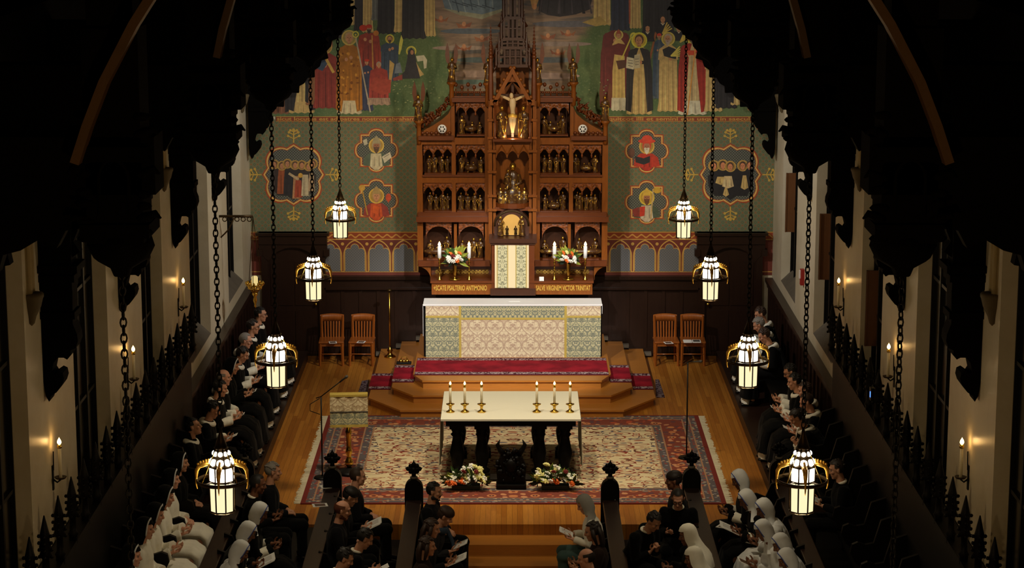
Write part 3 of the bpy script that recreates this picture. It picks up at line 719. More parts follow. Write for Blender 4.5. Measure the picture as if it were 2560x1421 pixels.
# ---- high altar
yA, zA = 38.71, 1.37; al = thing('high_altar', 'dark wooden high altar block standing on the red carpeted steps', 'altar', (0, 38.95, .42))
AX = lambda u, v=830: PX(u, v, yA)
MB().box((AX(1062)-.02, yA+.02, .42), (AX(1502)+.02, yA+.46, 1.32)).build('body', ['black_oak'], al)
MB().box((AX(1060)-.02, yA-.02, 1.32), (AX(1503)+.02, yA+.5, zA-.012)).build('mensa', ['black_oak'], al)
cl = MB(); x0, x1 = AX(1060, 760), AX(1503, 760)
cl.box((x0-.02, yA-.035, zA-.012), (x1+.02, yA+.5, zA)); cl.box((x0-.02, yA-.035, zA-.03), (x1+.02, yA-.028, zA-.012))
for s, xx in ((-1, x0-.02), (1, x1+.014)): cl.box((xx, yA-.03, .8 if s < 0 else 1.2), (xx+.006, yA+.5, zA))
cl.box((AX(1272, 745), yA+.2, zA), (AX(1300, 745), yA+.36, zA+.006))
cl.build('altar_linen', ['linen'], label='plain white linen cloth covering the top of the high altar', cat='altar cloth')
fr = thing('altar_frontal', 'cream and gold damask frontal hung across the front of the high altar', 'altar frontal', (AX(1282), yA-.03, .44))
def fp(u0, u1, v0, v1, nm, m, dy=0, lb=None):
    g = MB(); a, c = PX(u0, v0, yA), PX(u1, v0, yA); z0, z1 = PZ(v1, yA), PZ(v0, yA)
    g.box((a, yA-.026-dy, z0), (c, yA-.014, z1)); o = g.build(nm, [m], fr)
    if lb: o['label'] = lb
fp(1150, 1414, 797, 893, 'centre_panel', 'damask_cream', 0, 'cream damask centre panel'); fp(1150, 1414, 763, 795, 'superfrontal', 'damask_blue', 0, 'green patterned upper strip')
for a, c in ((1064, 1149), (1415, 1502)):
    fp(a, c, 793, 893, 'side_panel', 'damask_green', 0, 'green patterned side panel'); fp(a, c, 763, 790, 'corner_panel', 'damask_cream'); fp(a, c, 789, 794, 'galloon_trim', 'galloon', .007)
fp(1147, 1153, 763, 893, 'galloon_trim', 'galloon', .004); fp(1411, 1417, 763, 893, 'galloon_trim', 'galloon', .004); fp(1150, 1414, 794, 799, 'galloon_trim', 'galloon', .007)

p = at_z(1354, 703, gz(702)); MB().box((p.x-.04, p.y-.01, p.z), (p.x+.04, p.y+.0, p.z+.075), (math.radians(-18), 0, 0), p).build('card', ['white_paper'], label='small blank white card standing right of the tabernacle', cat='card')
# ================================================================ wall painting
class Paint:
    """flat painted shapes on the altar wall, measured in photo pixels"""
    def __init__(s, y): s.mb = MB(); s.y = y; s.mats = []; s.lay = 0; s.clip = None
    def col(s, c):
        n = 'paint_%02x%02x%02x' % tuple(int(min(255, max(0, x*1.38))) for x in c)
        if n not in M: mat(n, tuple(min(255, x*1.38) for x in c), .62, var=.42, vs=14)
        if n not in s.mats: s.mats.append(n)
        s.mb.k = s.mats.index(n)
    def mat(s, n):
        if n not in s.mats: s.mats.append(n)
        s.mb.k = s.mats.index(n)
    def poly(s, pts, c=None):
        if c is not None: s.col(c)
        s.lay += 1; d = s.lay*.00002
        s.mb.add([at_y(u, v, s.y-d) for u, v in pts], [tuple(range(len(pts)))])
    def ell(s, u, v, a, b, c, n=14, rot=0, a0=0, a1=360):
        cr, sr = math.cos(rot), math.sin(rot); P = []
        for k in range(n+(0 if a1-a0 == 360 else 1)):
            t = math.radians(a0+(a1-a0)*k/n); x, y = a*math.cos(t), b*math.sin(t); P.append((u+x*cr-y*sr, v+x*sr+y*cr))
        s.poly(P, c)
    def line(s, p, q, w, c):
        dx, dy = q[0]-p[0], q[1]-p[1]; L = math.hypot(dx, dy); nx, ny = -dy/L*w/2, dx/L*w/2
        s.poly([(p[0]+nx, p[1]+ny), (q[0]+nx, q[1]+ny), (q[0]-nx, q[1]-ny), (p[0]-nx, p[1]-ny)], c)
    def ring(s, u, v, r, w, c): s.ell(u, v, r, r, c, 20)
    def folds(s, u0, u1, v0, v1, c, n, r, f=.72, g=1.18):
        for k in range(n):
            t = (k+.5)/n+r.uniform(-.25, .25)/n; x = u0+(u1-u0)*t; xb = (u0+u1)/2+(x-(u0+u1)/2)*1.15; w = (u1-u0)/n*r.uniform(.12, .3)
            kk = f if k % 2 else g; cc = tuple(min(255, q*kk) for q in c); top = v0+(v1-v0)*r.uniform(0, .3)
            s.poly([(x-w*.3, top), (x+w*.3, top), (xb+w, v1-2), (xb-w*.6, v1-2)], cc)
    def head(s, u, v, h, skin=(150, 108, 76), hair=None, beard=None, halo=None, hat=None, turn=0):
        if halo: s.ring(u, v, h*1.5, 3, halo); s.ring(u, v, h*1.22, 3, tuple(q*.8 for q in halo))
        if hair: s.ell(u, v-h*.12, h*.86, h*1.0, hair)
        s.poly([(u-h*.3, v+h*.5), (u+h*.3, v+h*.5), (u+h*.34, v+h*1.25), (u-h*.34, v+h*1.25)], tuple(q*.85 for q in skin))
        s.ell(u+turn*h*.2, v+h*.12, h*.64, h*.86, skin)
        if beard: s.poly([(u-h*.55+turn*h*.2, v+h*.3), (u+h*.55+turn*h*.2, v+h*.3), (u+h*.4+turn*h*.2, v+h*1.1), (u+turn*h*.3, v+h*1.6), (u-h*.4+turn*h*.2, v+h*1.1)], beard)
        dk = (52, 34, 26)
        for q in (-.26, .26): s.ell(u+(q+turn*.28)*h, v, h*.11, h*.07, dk, 6)
        s.poly([(u+turn*.3*h-h*.05, v), (u+turn*.3*h+h*.05, v), (u+turn*.42*h+h*.09, v+h*.36), (u+turn*.3*h-h*.07, v+h*.36)], tuple(q*.8 for q in skin))
        s.ell(u+turn*.28*h, v+h*.56, h*.2, h*.06, (116, 60, 48), 6)
        if hat == 'mitre': s.poly([(u-h*.8, v-h*.35), (u+h*.8, v-h*.35), (u+h*.62, v-h*1.2), (u, v-h*1.9), (u-h*.62, v-h*1.2)], hair or (170, 130, 60))
        if hat == 'cap': s.ell(u, v-h*.55, h*.86, h*.5, beard and (150, 44, 28) or (150, 44, 28))
        if hat == 'tiara':
            s.poly([(u-h*.8, v-h*.3), (u+h*.8, v-h*.3), (u+h*.7, v-h*1.3), (u+h*.25, v-h*2.0), (u-h*.25, v-h*2.0), (u-h*.7, v-h*1.3)], (128, 34, 24))
            for q in (.35, .85, 1.35): s.poly([(u-h*.8+q*h*.1, v-h*q), (u+h*.8-q*h*.1, v-h*q), (u+h*.78-q*h*.1, v-h*(q+.22)), (u-h*.78+q*h*.1, v-h*(q+.22))], (178, 140, 52))
        if hat == 'veil': s.poly([(u-h*1.0, v+h*1.3), (u-h*.9, v-h*.3), (u-h*.4, v-h*1.0), (u+h*.4, v-h*1.0), (u+h*.9, v-h*.3), (u+h*1.0, v+h*1.3), (u+h*.55, v+h*.6), (u+h*.55, v-h*.3), (u, v-h*.6), (u-h*.55, v-h*.3), (u-h*.55, v+h*.6)], hair)
    def saint(s, u0, u1, vt, vb, robe, mantle=None, hem=None, seed=0, head=True, hl=None, hair=(60, 46, 36), beard=None, hat=None, turn=0, open_=.5, arms=True, bare=False):
        r = random.Random(seed*13+5); uc = (u0+u1)/2; w = (u1-u0)/2; H = vb-vt; h = min(H*.068, w*.42); sh = vt+h*2.2 if head else vt
        L = [(uc-w*.28, sh), (uc-w*.72, sh+H*.05), (uc-w*.82, sh+H*.25), (uc-w*.86, vb-H*.12), (uc-w, vb-2)]
        hemp = [(u0+(u1-u0)*k/8, vb+(2 if k % 2 else -1)) for k in range(9)]
        P = L+hemp+[(2*uc-a, b) for a, b in reversed(L)]
        s.poly(P, robe); s.folds(uc-w*.8, uc+w*.8, sh+H*.12, vb, robe, 7, r)
        if hem: s.poly([(u0+1, vb-H*.16), (u1-1, vb-H*.16)]+list(reversed(hemp)), hem); s.folds(u0+2, u1-2, vb-H*.15, vb, hem, 6, r, .8, 1.1)
        if mantle:
            for q in (-1, 1):
                s.poly([(uc, sh-1), (uc+q*w*.74, sh+H*.04), (uc+q*w*1.0, sh+H*.3), (uc+q*w*1.08, vb-H*.05), (uc+q*w*(.62), vb-H*.02), (uc+q*w*open_, sh+H*.4), (uc+q*w*open_*.7, sh+H*.15)], mantle)
                s.folds(min(uc+q*w*.6, uc+q*w), max(uc+q*w*.6, uc+q*w), sh+H*.2, vb-H*.04, mantle, 3, r, .7, 1.3)
        if arms:
            for q in (-1, 1):
                e = (uc+q*w*.75, sh+H*.2); hd = (uc+q*w*r.uniform(.0, .35), sh+H*r.uniform(.12, .2)); s.line((uc+q*w*.66, sh+H*.06), e, w*.34, mantle or robe); s.line(e, hd, w*.26, tuple(x*.92 for x in (mantle or robe))); s.ell(hd[0], hd[1], w*.14, w*.16, (150, 106, 74), 8)
        if head: s.head(uc, vt+h*.95, h, hair=hair, beard=beard, halo=hl, hat=hat, turn=turn)
BK, CR, RD, GO, BL, MR, GR, WH = (34, 32, 33), (152, 128, 80), (108, 44, 36), (132, 84, 24), (46, 58, 72), (84, 34, 32), (82, 84, 80), (160, 152, 128)
HALO = (190, 156, 62)
def mural_ground():
    m = bpy.data.materials.new('mural_ground'); t = NT(m); o = t.obj(); x, y, z = t.sep(o)
    n = t.noise(o, 2.2, 5, .6); n2 = t.noise(t.map(o, (.7, 1, 4.5)), 1.6, 4, .6, .4); n3 = t.noise(o, 26, 3)
    green = t.mix(t.step(n, .5, .2), lin((84, 108, 72)), lin((110, 128, 84))); green = t.mix(t.f('MULTIPLY', t.step(n3, .6, .1), .5), green, lin((132, 146, 104)))
    sky = t.ramp(n2, [(.3, lin((86, 92, 96))), (.45, lin((142, 120, 102))), (.58, lin((172, 144, 120))), (.7, lin((118, 112, 108)))])
    d = t.f('ADD', t.f('ABSOLUTE', x), t.f('MULTIPLY', t.f('SUBTRACT', n, .5), .7))
    lim = t.f('ADD', 1.02, t.f('MULTIPLY', t.f('MAXIMUM', t.f('SUBTRACT', z, 1.0), 0), .55))
    k = t.f('MULTIPLY', t.f('SUBTRACT', 1, t.step(t.f('SUBTRACT', d, lim), 0, .14)), t.step(z, .42, .12))
    t.bsdf(t.mix(k, green, sky), .65, 0, .3); M['mural_ground'] = m
mural_ground()
ym = YB-.016; zm0, zm1 = PZ(291, ym), 7.9
mu = thing('mural', 'large wall painting of robed saints on a green meadow above the reredos', 'wall painting', (0, ym, zm0))
MB().box((-4.74, ym, zm0), (4.74, YB-.0105, zm1)).build('painted_ground', ['mural_ground'], mu)
p = Paint(ym-.001)
# clouds and cherubs in the middle
r = random.Random(4)
for u, v, a, b, c in ((1180, 78, 80, 7, (70, 76, 82)), (1150, 120, 70, 6, (120, 104, 92)), (1200, 150, 60, 7, (74, 84, 82)), (1190, 185, 60, 9, (134, 112, 98)), (1370, 150, 70, 7, (78, 82, 84)), (1400, 110, 80, 6, (112, 98, 90)), (1380, 190, 70, 8, (128, 108, 98)), (1420, 60, 90, 8, (84, 82, 86)), (1180, 205, 55, 6, (72, 86, 76))): p.ell(u, v, a, b, c, 18)
for u, v, q in ((1102, 51, 1), (1160, 66, -1), (1160, 122, 1), (1370, 95, -1), (1420, 86, 1), (1395, 134, 1), (1205, 100, -1)):
    p.ell(u, v, 9, 5, (128, 78, 52)); p.poly([(u-6, v), (u-20*q, v-11), (u-15*q, v+2)], (104, 62, 44)); p.poly([(u+6, v), (u+20*q, v-9), (u+14*q, v+4)], (120, 76, 50)); p.ell(u, v-6, 5, 6, (150, 106, 74))
# great robed figure of blue, upper middle left, and dark robe upper right
p.poly([(1098, -40), (1106, 0), (1112, 20), (1150, 36), (1200, 47), (1255, 30), (1262, -40)], (86, 98, 104)); p.poly([(1104, 20), (1150, 38), (1205, 48), (1258, 28), (1262, 20), (1205, 36), (1150, 28)], (120, 118, 96))
for k in range(7): p.line((1110+k*20, -30), (1130+k*17, 24+8*math.sin(k)), 3, (58, 68, 76) if k % 2 else (112, 122, 124))
for k in range(4): p.line((1130+k*25, 4+k*3), (1170+k*22, 16+k*2), 2.5, (54, 62, 68))
p.poly([(1342, -40), (1348, 15), (1346, 27), (1370, 38), (1400, 42), (1440, 36), (1474, 24), (1480, 0), (1480, -40)], (40, 36, 38)); p.folds(1350, 1476, -20, 36, (40, 36, 38), 7, r, .7, 1.5)
p.poly([(1318, -40), (1330, 20), (1338, 24), (1350, -10), (1348, -40)], (146, 110, 64)); p.ell(1336, 16, 6, 8, (150, 104, 64))
# upper rows, only their robes show below the frame
def robes(L):
    for k, (u0, u1, vb, c) in enumerate(L): p.saint(u0, u1, -70, vb, c, None, None, k+40, head=False, arms=False)
robes([(800, 832, 118, (112, 60, 44)), (832, 862, 96, BK), (864, 890, 62, CR), (884, 912, 76, BK), (905, 934, 80, CR), (928, 955, 50, GR), (940, 990, 84, BK), (984, 1020, 80, CR), (1014, 1042, 62, (118, 40, 34)), (1058, 1090, 90, CR), (1000, 1066, 96, BK)])
robes([(1480, 1530, 62, CR), (1552, 1580, 60, (136, 72, 46)), (1524, 1576, 76, (38, 42, 54)), (1574, 1604, 70, CR), (1600, 1692, 96, BK)])
p.poly([(1455, 56), (1500, 40), (1520, 60), (1490, 66)], (140, 118, 66))
# left company
p.saint(668, 724, 150, 284, (98, 66, 48), BK, None, 1, hair=(90, 70, 56)); p.saint(722, 786, 112, 282, CR, BK, CR, 2, hl=None, hair=(48, 38, 32), open_=.25); p.saint(764, 800, 96, 262, (112, 76, 48), BK, None, 9)
p.saint(782, 846, 108, 270, RD, None, None, 3, hair=(110, 84, 56), hl=(150, 120, 60)); p.poly([(786, 126), (812, 120), (818, 160), (806, 178), (790, 170)], BL); p.line((806, 130), (834, 182), 7, (160, 128, 60))
p.saint(893, 952, 62, 196, RD, (120, 46, 34), None, 4, beard=(54, 46, 44), hat='cap', hair=(120, 40, 30)); p.ell(908, 70, 10, 8, (150, 44, 24)); p.line((930, 88), (933, 190), 3, (150, 110, 50)); p.ell(940, 83, 7, 7, (150, 92, 36))
p.saint(949, 1000, 90, 202, BL, None, None, 5, hl=HALO, hair=(90, 70, 50), beard=(66, 50, 42)); p.poly([(996, 135), (998, 108), (1003, 87), (1008, 100), (1004, 122), (999, 137)], (200, 168, 70)); p.poly([(974, 150), (986, 160), (978, 206), (972, 206)], (150, 124, 72))
p.saint(900, 934, 148, 276, (44, 48, 66), None, None, 6, hat='cap', turn=-.3); p.saint(918, 976, 155, 262, (122, 46, 38), None, (126, 104, 86), 7, hair=(130, 122, 110), arms=False); p.poly([(935, 194), (978, 200), (976, 232), (955, 238), (922, 222)], (130, 54, 40))
p.saint(842, 904, 82, 284, GO, (126, 80, 24), (158, 144, 112), 8, hl=(158, 138, 70), hair=(140, 116, 84), open_=.2)
for k in range(26): p.ell(r.uniform(850, 896), r.uniform(130, 235), r.uniform(2, 4.5), r.uniform(2, 4.5), (158, 110, 38) if k % 2 else (100, 58, 16), 7)
p.line((889, 92), (926, 281), 3.5, (136, 124, 104)); p.ell(889, 86, 8.5, 8.5, HALO, 16); p.ell(889, 86, 5.5, 5.5, (70, 84, 52), 12); p.ell(889, 87, 2.5, 2.5, HALO, 8)
p.ring(1028, 128, 13, 2, HALO); p.ell(1028, 128, 9.5, 9.5, (92, 100, 58), 14); p.poly([(1005, 197), (1000, 190), (1012, 178), (1018, 148), (1020, 128), (1028, 119), (1036, 128), (1041, 155), (1050, 196)], (40, 38, 42)); p.ell(1030, 131, 4, 6, (140, 100, 72)); p.poly([(1040, 140), (1060, 138), (1068, 150), (1066, 170), (1060, 172), (1058, 152), (1044, 154)], WH); p.poly([(1040, 155), (1052, 176), (1060, 186), (1050, 192)], CR); p.poly([(982, 196), (1006, 186), (1006, 200), (984, 202)], (116, 52, 46)); p.poly([(990, 160), (1000, 156), (1006, 182), (986, 184)], (92, 100, 108))
# right company
p.saint(1632, 1664, 84, 246, (62, 70, 76), BL, None, 21, hat='cap', beard=(120, 96, 72), hair=(150, 92, 50)); p.line((1640, 80), (1622, 160), 5, (116, 70, 40))
for u, v, h, kw in ((1619, 70, 9, dict(hat='veil', hair=BK)), (1657, 48, 9, dict(hair=(44, 36, 32))), (1697, 68, 10, dict(hair=(92, 74, 58), turn=-.3))): p.poly([(u-18, v+34), (u-14, v+12), (u, v+8), (u+14, v+12), (u+18, v+34)], BK); p.poly([(u-6, v+9), (u+6, v+9), (u, v+16)], WH); p.head(u, v, h, **kw)
for u, v in ((1664, 70), (1708, 92)):
    for q in range(4): p.line((u-8, v+14), (u+4+q*4, v-14+q*5), 3, (176, 142, 64))
p.saint(1502, 1578, 76, 270, MR, MR, None, 22, head=False); p.saint(1528, 1565, 80, 276, (160, 134, 78), None, WH, 23, hl=(176, 152, 84), hair=(120, 60, 40), hat='mitre'); p.poly([(1520, 118), (1546, 108), (1566, 112), (1580, 130), (1570, 190), (1562, 140), (1536, 136), (1526, 220), (1514, 230)], MR); p.poly([(1540, 152), (1562, 150), (1568, 168), (1546, 174)], (72, 46, 34)); p.line((1554, 148), (1578, 92), 3.2, HALO); p.ell(1584, 90, 9, 9, HALO, 14, 0, 150, 400); p.ell(1584, 92, 5.5, 6, (84, 98, 66), 12)
p.saint(1566, 1630, 88, 285, CR, BK, None, 24, hl=(206, 170, 56), hair=(70, 48, 36), turn=-.3, open_=.45); p.poly([(1567, 142), (1585, 146), (1584, 174), (1565, 170)], WH); p.poly([(1586, 138), (1600, 134), (1600, 170), (1584, 172)], (150, 140, 112)); 
for k in range(3): p.line((1570, 150+k*7), (1582, 152+k*7), 1.5, (90, 84, 74)); p.line((1588, 148+k*7), (1597, 147+k*7), 1.5, (90, 84, 74))
p.saint(1643, 1698, 86, 278, CR, None, None, 25, hl=(170, 146, 70), hair=(140, 126, 112), beard=(136, 122, 106), turn=-.5); p.poly([(1656, 124), (1672, 116), (1692, 124), (1690, 148), (1672, 144), (1660, 140)], BK)
for q in range(5): p.line((1677, 140), (1700+q, 116+q*6), 3, (186, 154, 70))
p.saint(1696, 1766, 74, 286, (150, 130, 92), (120, 36, 26), WH, 26, hl=(186, 150, 60), hat='tiara', beard=(96, 82, 70), open_=.35); p.poly([(1716, 126), (1742, 126), (1736, 138), (1722, 138)], (160, 60, 34)); p.line((1746, 60), (1718, 288), 3, (176, 112, 50)); p.line((1739, 66), (1752, 64), 3, HALO); p.line((1746, 54), (1745, 74), 3, HALO)
p.ell(1752, 92, 8, 12, HALO); p.saint(1760, 1806, 120, 278, CR, None, None, 27, hair=(84, 60, 46)); p.saint(1788, 1842, 80, 270, BK, BK, None, 28, hl=(150, 124, 60), hair=(60, 46, 36), turn=.2); p.saint(1826, 1870, 110, 262, CR, BK, None, 29, hair=(90, 70, 56)); p.saint(1868, 1920, 120, 276, (110, 88, 60), BK, None, 30)
for k in range(60):
    u = r.choice((r.uniform(980, 1040), r.uniform(1050, 1110), r.uniform(1470, 1520))); v = r.uniform(200, 285); p.ell(u, v, r.uniform(1.5, 3), r.uniform(1, 2), (110, 118, 80), 6)
p.mb.build('painted_figures', p.mats, mu)
# inscription bands
yi = YB-.013
for u0, u1, txt in ((690, 1041, 'sicut locutus est ad patres nostros abraham'), (1519, 1905, 'quitcot illi et semini ejus usque in saeculum')):
    a, b = PX(u0, 298, yi), PX(u1, 298, yi); bd = MB().box((a, yi-.006, PZ(304, yi)), (b, yi, PZ(291, yi)))
    bd.mat(1).box((a, yi-.007, PZ(292.5, yi)), (b, yi-.006, PZ(291, yi))); bd.box((a, yi-.007, PZ(304, yi)), (b, yi-.006, PZ(302.8, yi)))
    bo = bd.build('inscription_band', ['painted_red', 'painted_gold'], mu)
    text_on(txt, .085, b-a-.04, 'painted_gold', ((a+b)/2, yi-.010, PZ(297.5, yi)), bo, depth=.001)
# ---- medallions
lattice('medallion_lattice', (120, 122, 110), (64, 68, 64), .05, .36)
def medallion(u, v, lb, paint, big):
    y = YB-.013; t_ = thing('painted_medallion', lb, 'wall painting', at_y(u, v, y), 'painted medallions beside the reredos')
    def shape(k):
        if big:
            P = []
            for q in range(4):
                a = q*90; P.append((79*k*math.cos(math.radians(a)), 79*k*math.sin(math.radians(a)))); ca, sa = 48*k*math.cos(math.radians(a+45)), 48*k*math.sin(math.radians(a+45))
                P += [(ca+37*k*math.cos(math.radians(a-25+140*i/14)), sa+37*k*math.sin(math.radians(a-25+140*i/14))) for i in range(15)]
            return [(u+x, v+z) for x, z in P]
        c, L, g = 42, 20, 14; P = []; e = 56*(1-k)
        c_, L_, g_ = c-e, L-e*.35, g
        for q in range(4):
            a = math.radians(90*q); cs, sn = round(math.cos(a)), round(math.sin(a))
            pts = [(-c_, -c_), (-L_, -c_)]+[(-L_*math.cos(PI*i/8), -c_-g_*math.sin(PI*i/8)) for i in range(1, 8)]+[(L_, -c_)]
            P += [(x*cs-z*sn, x*sn+z*cs) for x, z in pts]
        return [(u+x, v+z) for x, z in P]
    q = Paint(y); q.poly(shape(1.0), (126, 56, 30)); q.poly(shape(.95 if not big else .955), (176, 134, 74)); q.poly(shape(.90 if not big else .905), (108, 44, 28)); q.mat('medallion_lattice'); q.poly(shape(.87 if not big else .885))
    q.mb.build('painted_frame', q.mats, t_)
    q = Paint(y-.004)
    if big:
        pl = q.poly; q.poly = lambda pts, c=None: pl([(u+(x-u)*.86, v+(z-v)*.86) for x, z in pts], c); paint(q, u, v); q.poly = pl
    else: paint(q, u, v)
    if big:
        for du, dv in ((0, -1), (0, 1), (-1, 0), (1, 0)):
            bu, bv = u+du*80, v+dv*80; g = (150, 124, 56)
            q.line((bu, bv), (bu+du*30, bv+dv*30), 3, g)
            for k in (-1, 1):
                for rr, ll in ((10, 14), (20, 12), (27, 8)):
                    ax_, az = bu+du*rr, bv+dv*rr; ex, ez = ax_+du*ll*.5+k*dv*ll, az+dv*ll*.5+k*du*ll; q.line((ax_, az), (ex, ez), 2.4, g); q.ell(ex, ez, 3.4, 3.4, g, 8)
            q.ell(bu+du*32, bv+dv*32, 4, 4, g, 8)
    q.mb.build('painted_scene', q.mats, t_)
def bust(q, u, v, robe, cope, **kw):
    q.poly([(u-33, v+38), (u-30, v+18), (u-16, v+6), (u+14, v+6), (u+28, v+16), (u+33, v+38), (u+12, v+40), (u+6, v+50), (u-6, v+50), (u-12, v+40)], cope); q.poly([(u-14, v+8), (u+12, v+8), (u+16, v+40), (u+5, v+49), (u-5, v+49), (u-16, v+40)], robe)
    q.folds(u-14, u+14, v+10, v+42, robe, 5, random.Random(int(u))); q.head(u, v-12, 13, **kw)
def tl(q, u, v): bust(q, u, v, (150, 140, 112), (66, 76, 62), hat='mitre', hair=(122, 112, 84), beard=(70, 54, 42), halo=(170, 136, 66), skin=(120, 82, 60)); q.poly([(u+14, v+16), (u+34, v+4), (u+38, v+18), (u+20, v+32)], (158, 150, 128)); q.line((u+18, v+18), (u+32, v+10), 1.5, (90, 84, 74)); q.poly([(u-34, v-24), (u-24, v-30), (u-22, v-16), (u-30, v-12)], (146, 140, 118))
def bl(q, u, v): bust(q, u, v, (150, 62, 30), (112, 46, 40), hat='mitre', hair=(128, 106, 66), halo=(166, 132, 58)); q.line((u-36, v-30), (u-22, v+36), 3, (140, 108, 44)); q.ell(u-36, v-32, 8, 8, (150, 116, 48), 12, 0, 120, 420); q.ell(u+30, v-8, 7, 10, (150, 60, 36)); q.poly([(u+24, v-6), (u+36, v-6), (u+30, v+6)], (150, 60, 36)); q.poly([(u-8, v+12), (u+8, v+16), (u+4, v+34), (u-10, v+30)], (170, 70, 30))
def tr(q, u, v): bust(q, u, v, (136, 40, 28), (140, 44, 30), hat=None, hair=(150, 50, 34), beard=(168, 158, 138), halo=(160, 128, 60), skin=(130, 88, 66)); q.ell(u, v-25, 22, 6, (156, 50, 34)); q.ell(u+1, v-31, 13, 9, (164, 56, 38)); q.poly([(u-30, v+12), (u-8, v+18), (u+8, v+12), (u+8, v+28), (u-8, v+34), (u-28, v+28)], (34, 34, 36)); q.ell(u-38, v+4, 8, 12, (84, 56, 44))
def br(q, u, v): bust(q, u, v, (150, 140, 120), (58, 68, 54), hat='mitre', hair=(166, 132, 52), beard=(84, 54, 34), halo=(180, 144, 50), skin=(130, 86, 60)); q.poly([(u-18, v+12), (u-4, v+10), (u-6, v+34), (u-18, v+36)], (150, 44, 28)); q.line((u+16, v-34), (u+10, v+44), 3.4, (150, 128, 84)); q.ell(u+26, v-30, 10, 8, (150, 120, 40)); q.poly([(u-36, v+18), (u-20, v+12), (u-18, v+36), (u-32, v+36)], (104, 40, 34))
def group_l(q, u, v):
    rr = random.Random(2)
    q.poly([(u-64, v+28), (u-66, v+0), (u-40, v-22), (u+40, v-22), (u+66, v), (u+64, v+30), (u+48, v+58), (u+16, v+62), (u, v+74), (u-16, v+62), (u-48, v+60)], (40, 36, 34))
    for x0, x1, vt, vb, c in ((-60, -34, -18, 52, (44, 36, 34)), (-48, -22, -14, 56, (112, 60, 34)), (-30, -2, -10, 60, (36, 34, 36)), (-4, 20, 4, 70, (128, 92, 62)), (2, 26, 16, 66, (120, 52, 34)), (22, 46, 0, 62, (142, 130, 104)), (42, 62, -4, 48, (130, 110, 84))): q.poly([(u+x0+4, v+vt), (u+x1-4, v+vt), (u+x1, v+vb), (u+x0, v+vb)], c); q.folds(u+x0, u+x1, v+vt+4, v+vb, c, 4, rr)
    q.line((u-14, v-4), (u+14, v+14), 7, (140, 122, 92)); q.ell(u+20, v+2, 7, 7, (150, 116, 48))
    for du, dv, t in ((-56, -30, 0), (-34, -26, .2), (-18, -32, 0), (4, -28, .3), (24, -28, 0), (44, -24, -.2), (56, -32, 0)): q.head(u+du, v+dv, 9.5, hair=(66, 50, 40), halo=(138, 110, 56), turn=t, skin=(140, 98, 70))
def group_r(q, u, v):
    rr = random.Random(3)
    q.poly([(u-64, v+34), (u-66, v+4), (u-40, v-16), (u+44, v-18), (u+66, v), (u+64, v+34), (u+48, v+62), (u+16, v+62), (u, v+74), (u-16, v+62), (u-46, v+62)], (28, 27, 29))
    for x0, x1, vt, vb, c in ((-44, -10, 6, 30, CR), (-24, 10, 4, 40, (160, 140, 102)), (-22, -4, 38, 64, CR), (30, 52, 2, 44, CR)): q.poly([(u+x0+6, v+vt), (u+x1-6, v+vt), (u+x1, v+vb-6), (u+(x0+x1)/2, v+vb), (u+x0, v+vb-6)], c); q.folds(u+x0+3, u+x1-3, v+vt+4, v+vb-4, c, 4, rr)
    for du, dv, t in ((-48, -26, 0), (-22, -28, .2), (0, -24, -.2), (36, -26, -.2), (56, -28, 0)): q.poly([(u+du-15, v+dv+20), (u+du-8, v+dv+10), (u+du+8, v+dv+10), (u+du+15, v+dv+20)], (30, 29, 31)); q.head(u+du, v+dv, 11, hair=(58, 42, 34), halo=(146, 116, 58) if abs(du) < 50 else None, turn=t, skin=(160, 104, 72))
medallion(941, 376, 'small quatrefoil painting of a mitred figure with papers, upper left of the reredos', tl, False); medallion(941, 502, 'small quatrefoil painting of a bishop in red, lower left of the reredos', bl, False)
medallion(1617, 378, 'small quatrefoil painting of a bearded man in a red hat, right of the reredos', tr, False); medallion(1617, 506, 'small quatrefoil painting of a bishop with a staff, right of the reredos', br, False)
medallion(734, 437, 'large lobed painting of haloed friars on the far left of the altar wall', group_l, True); medallion(1826, 437, 'large lobed painting of friars in black capes on the far right of the altar wall', group_r, True)
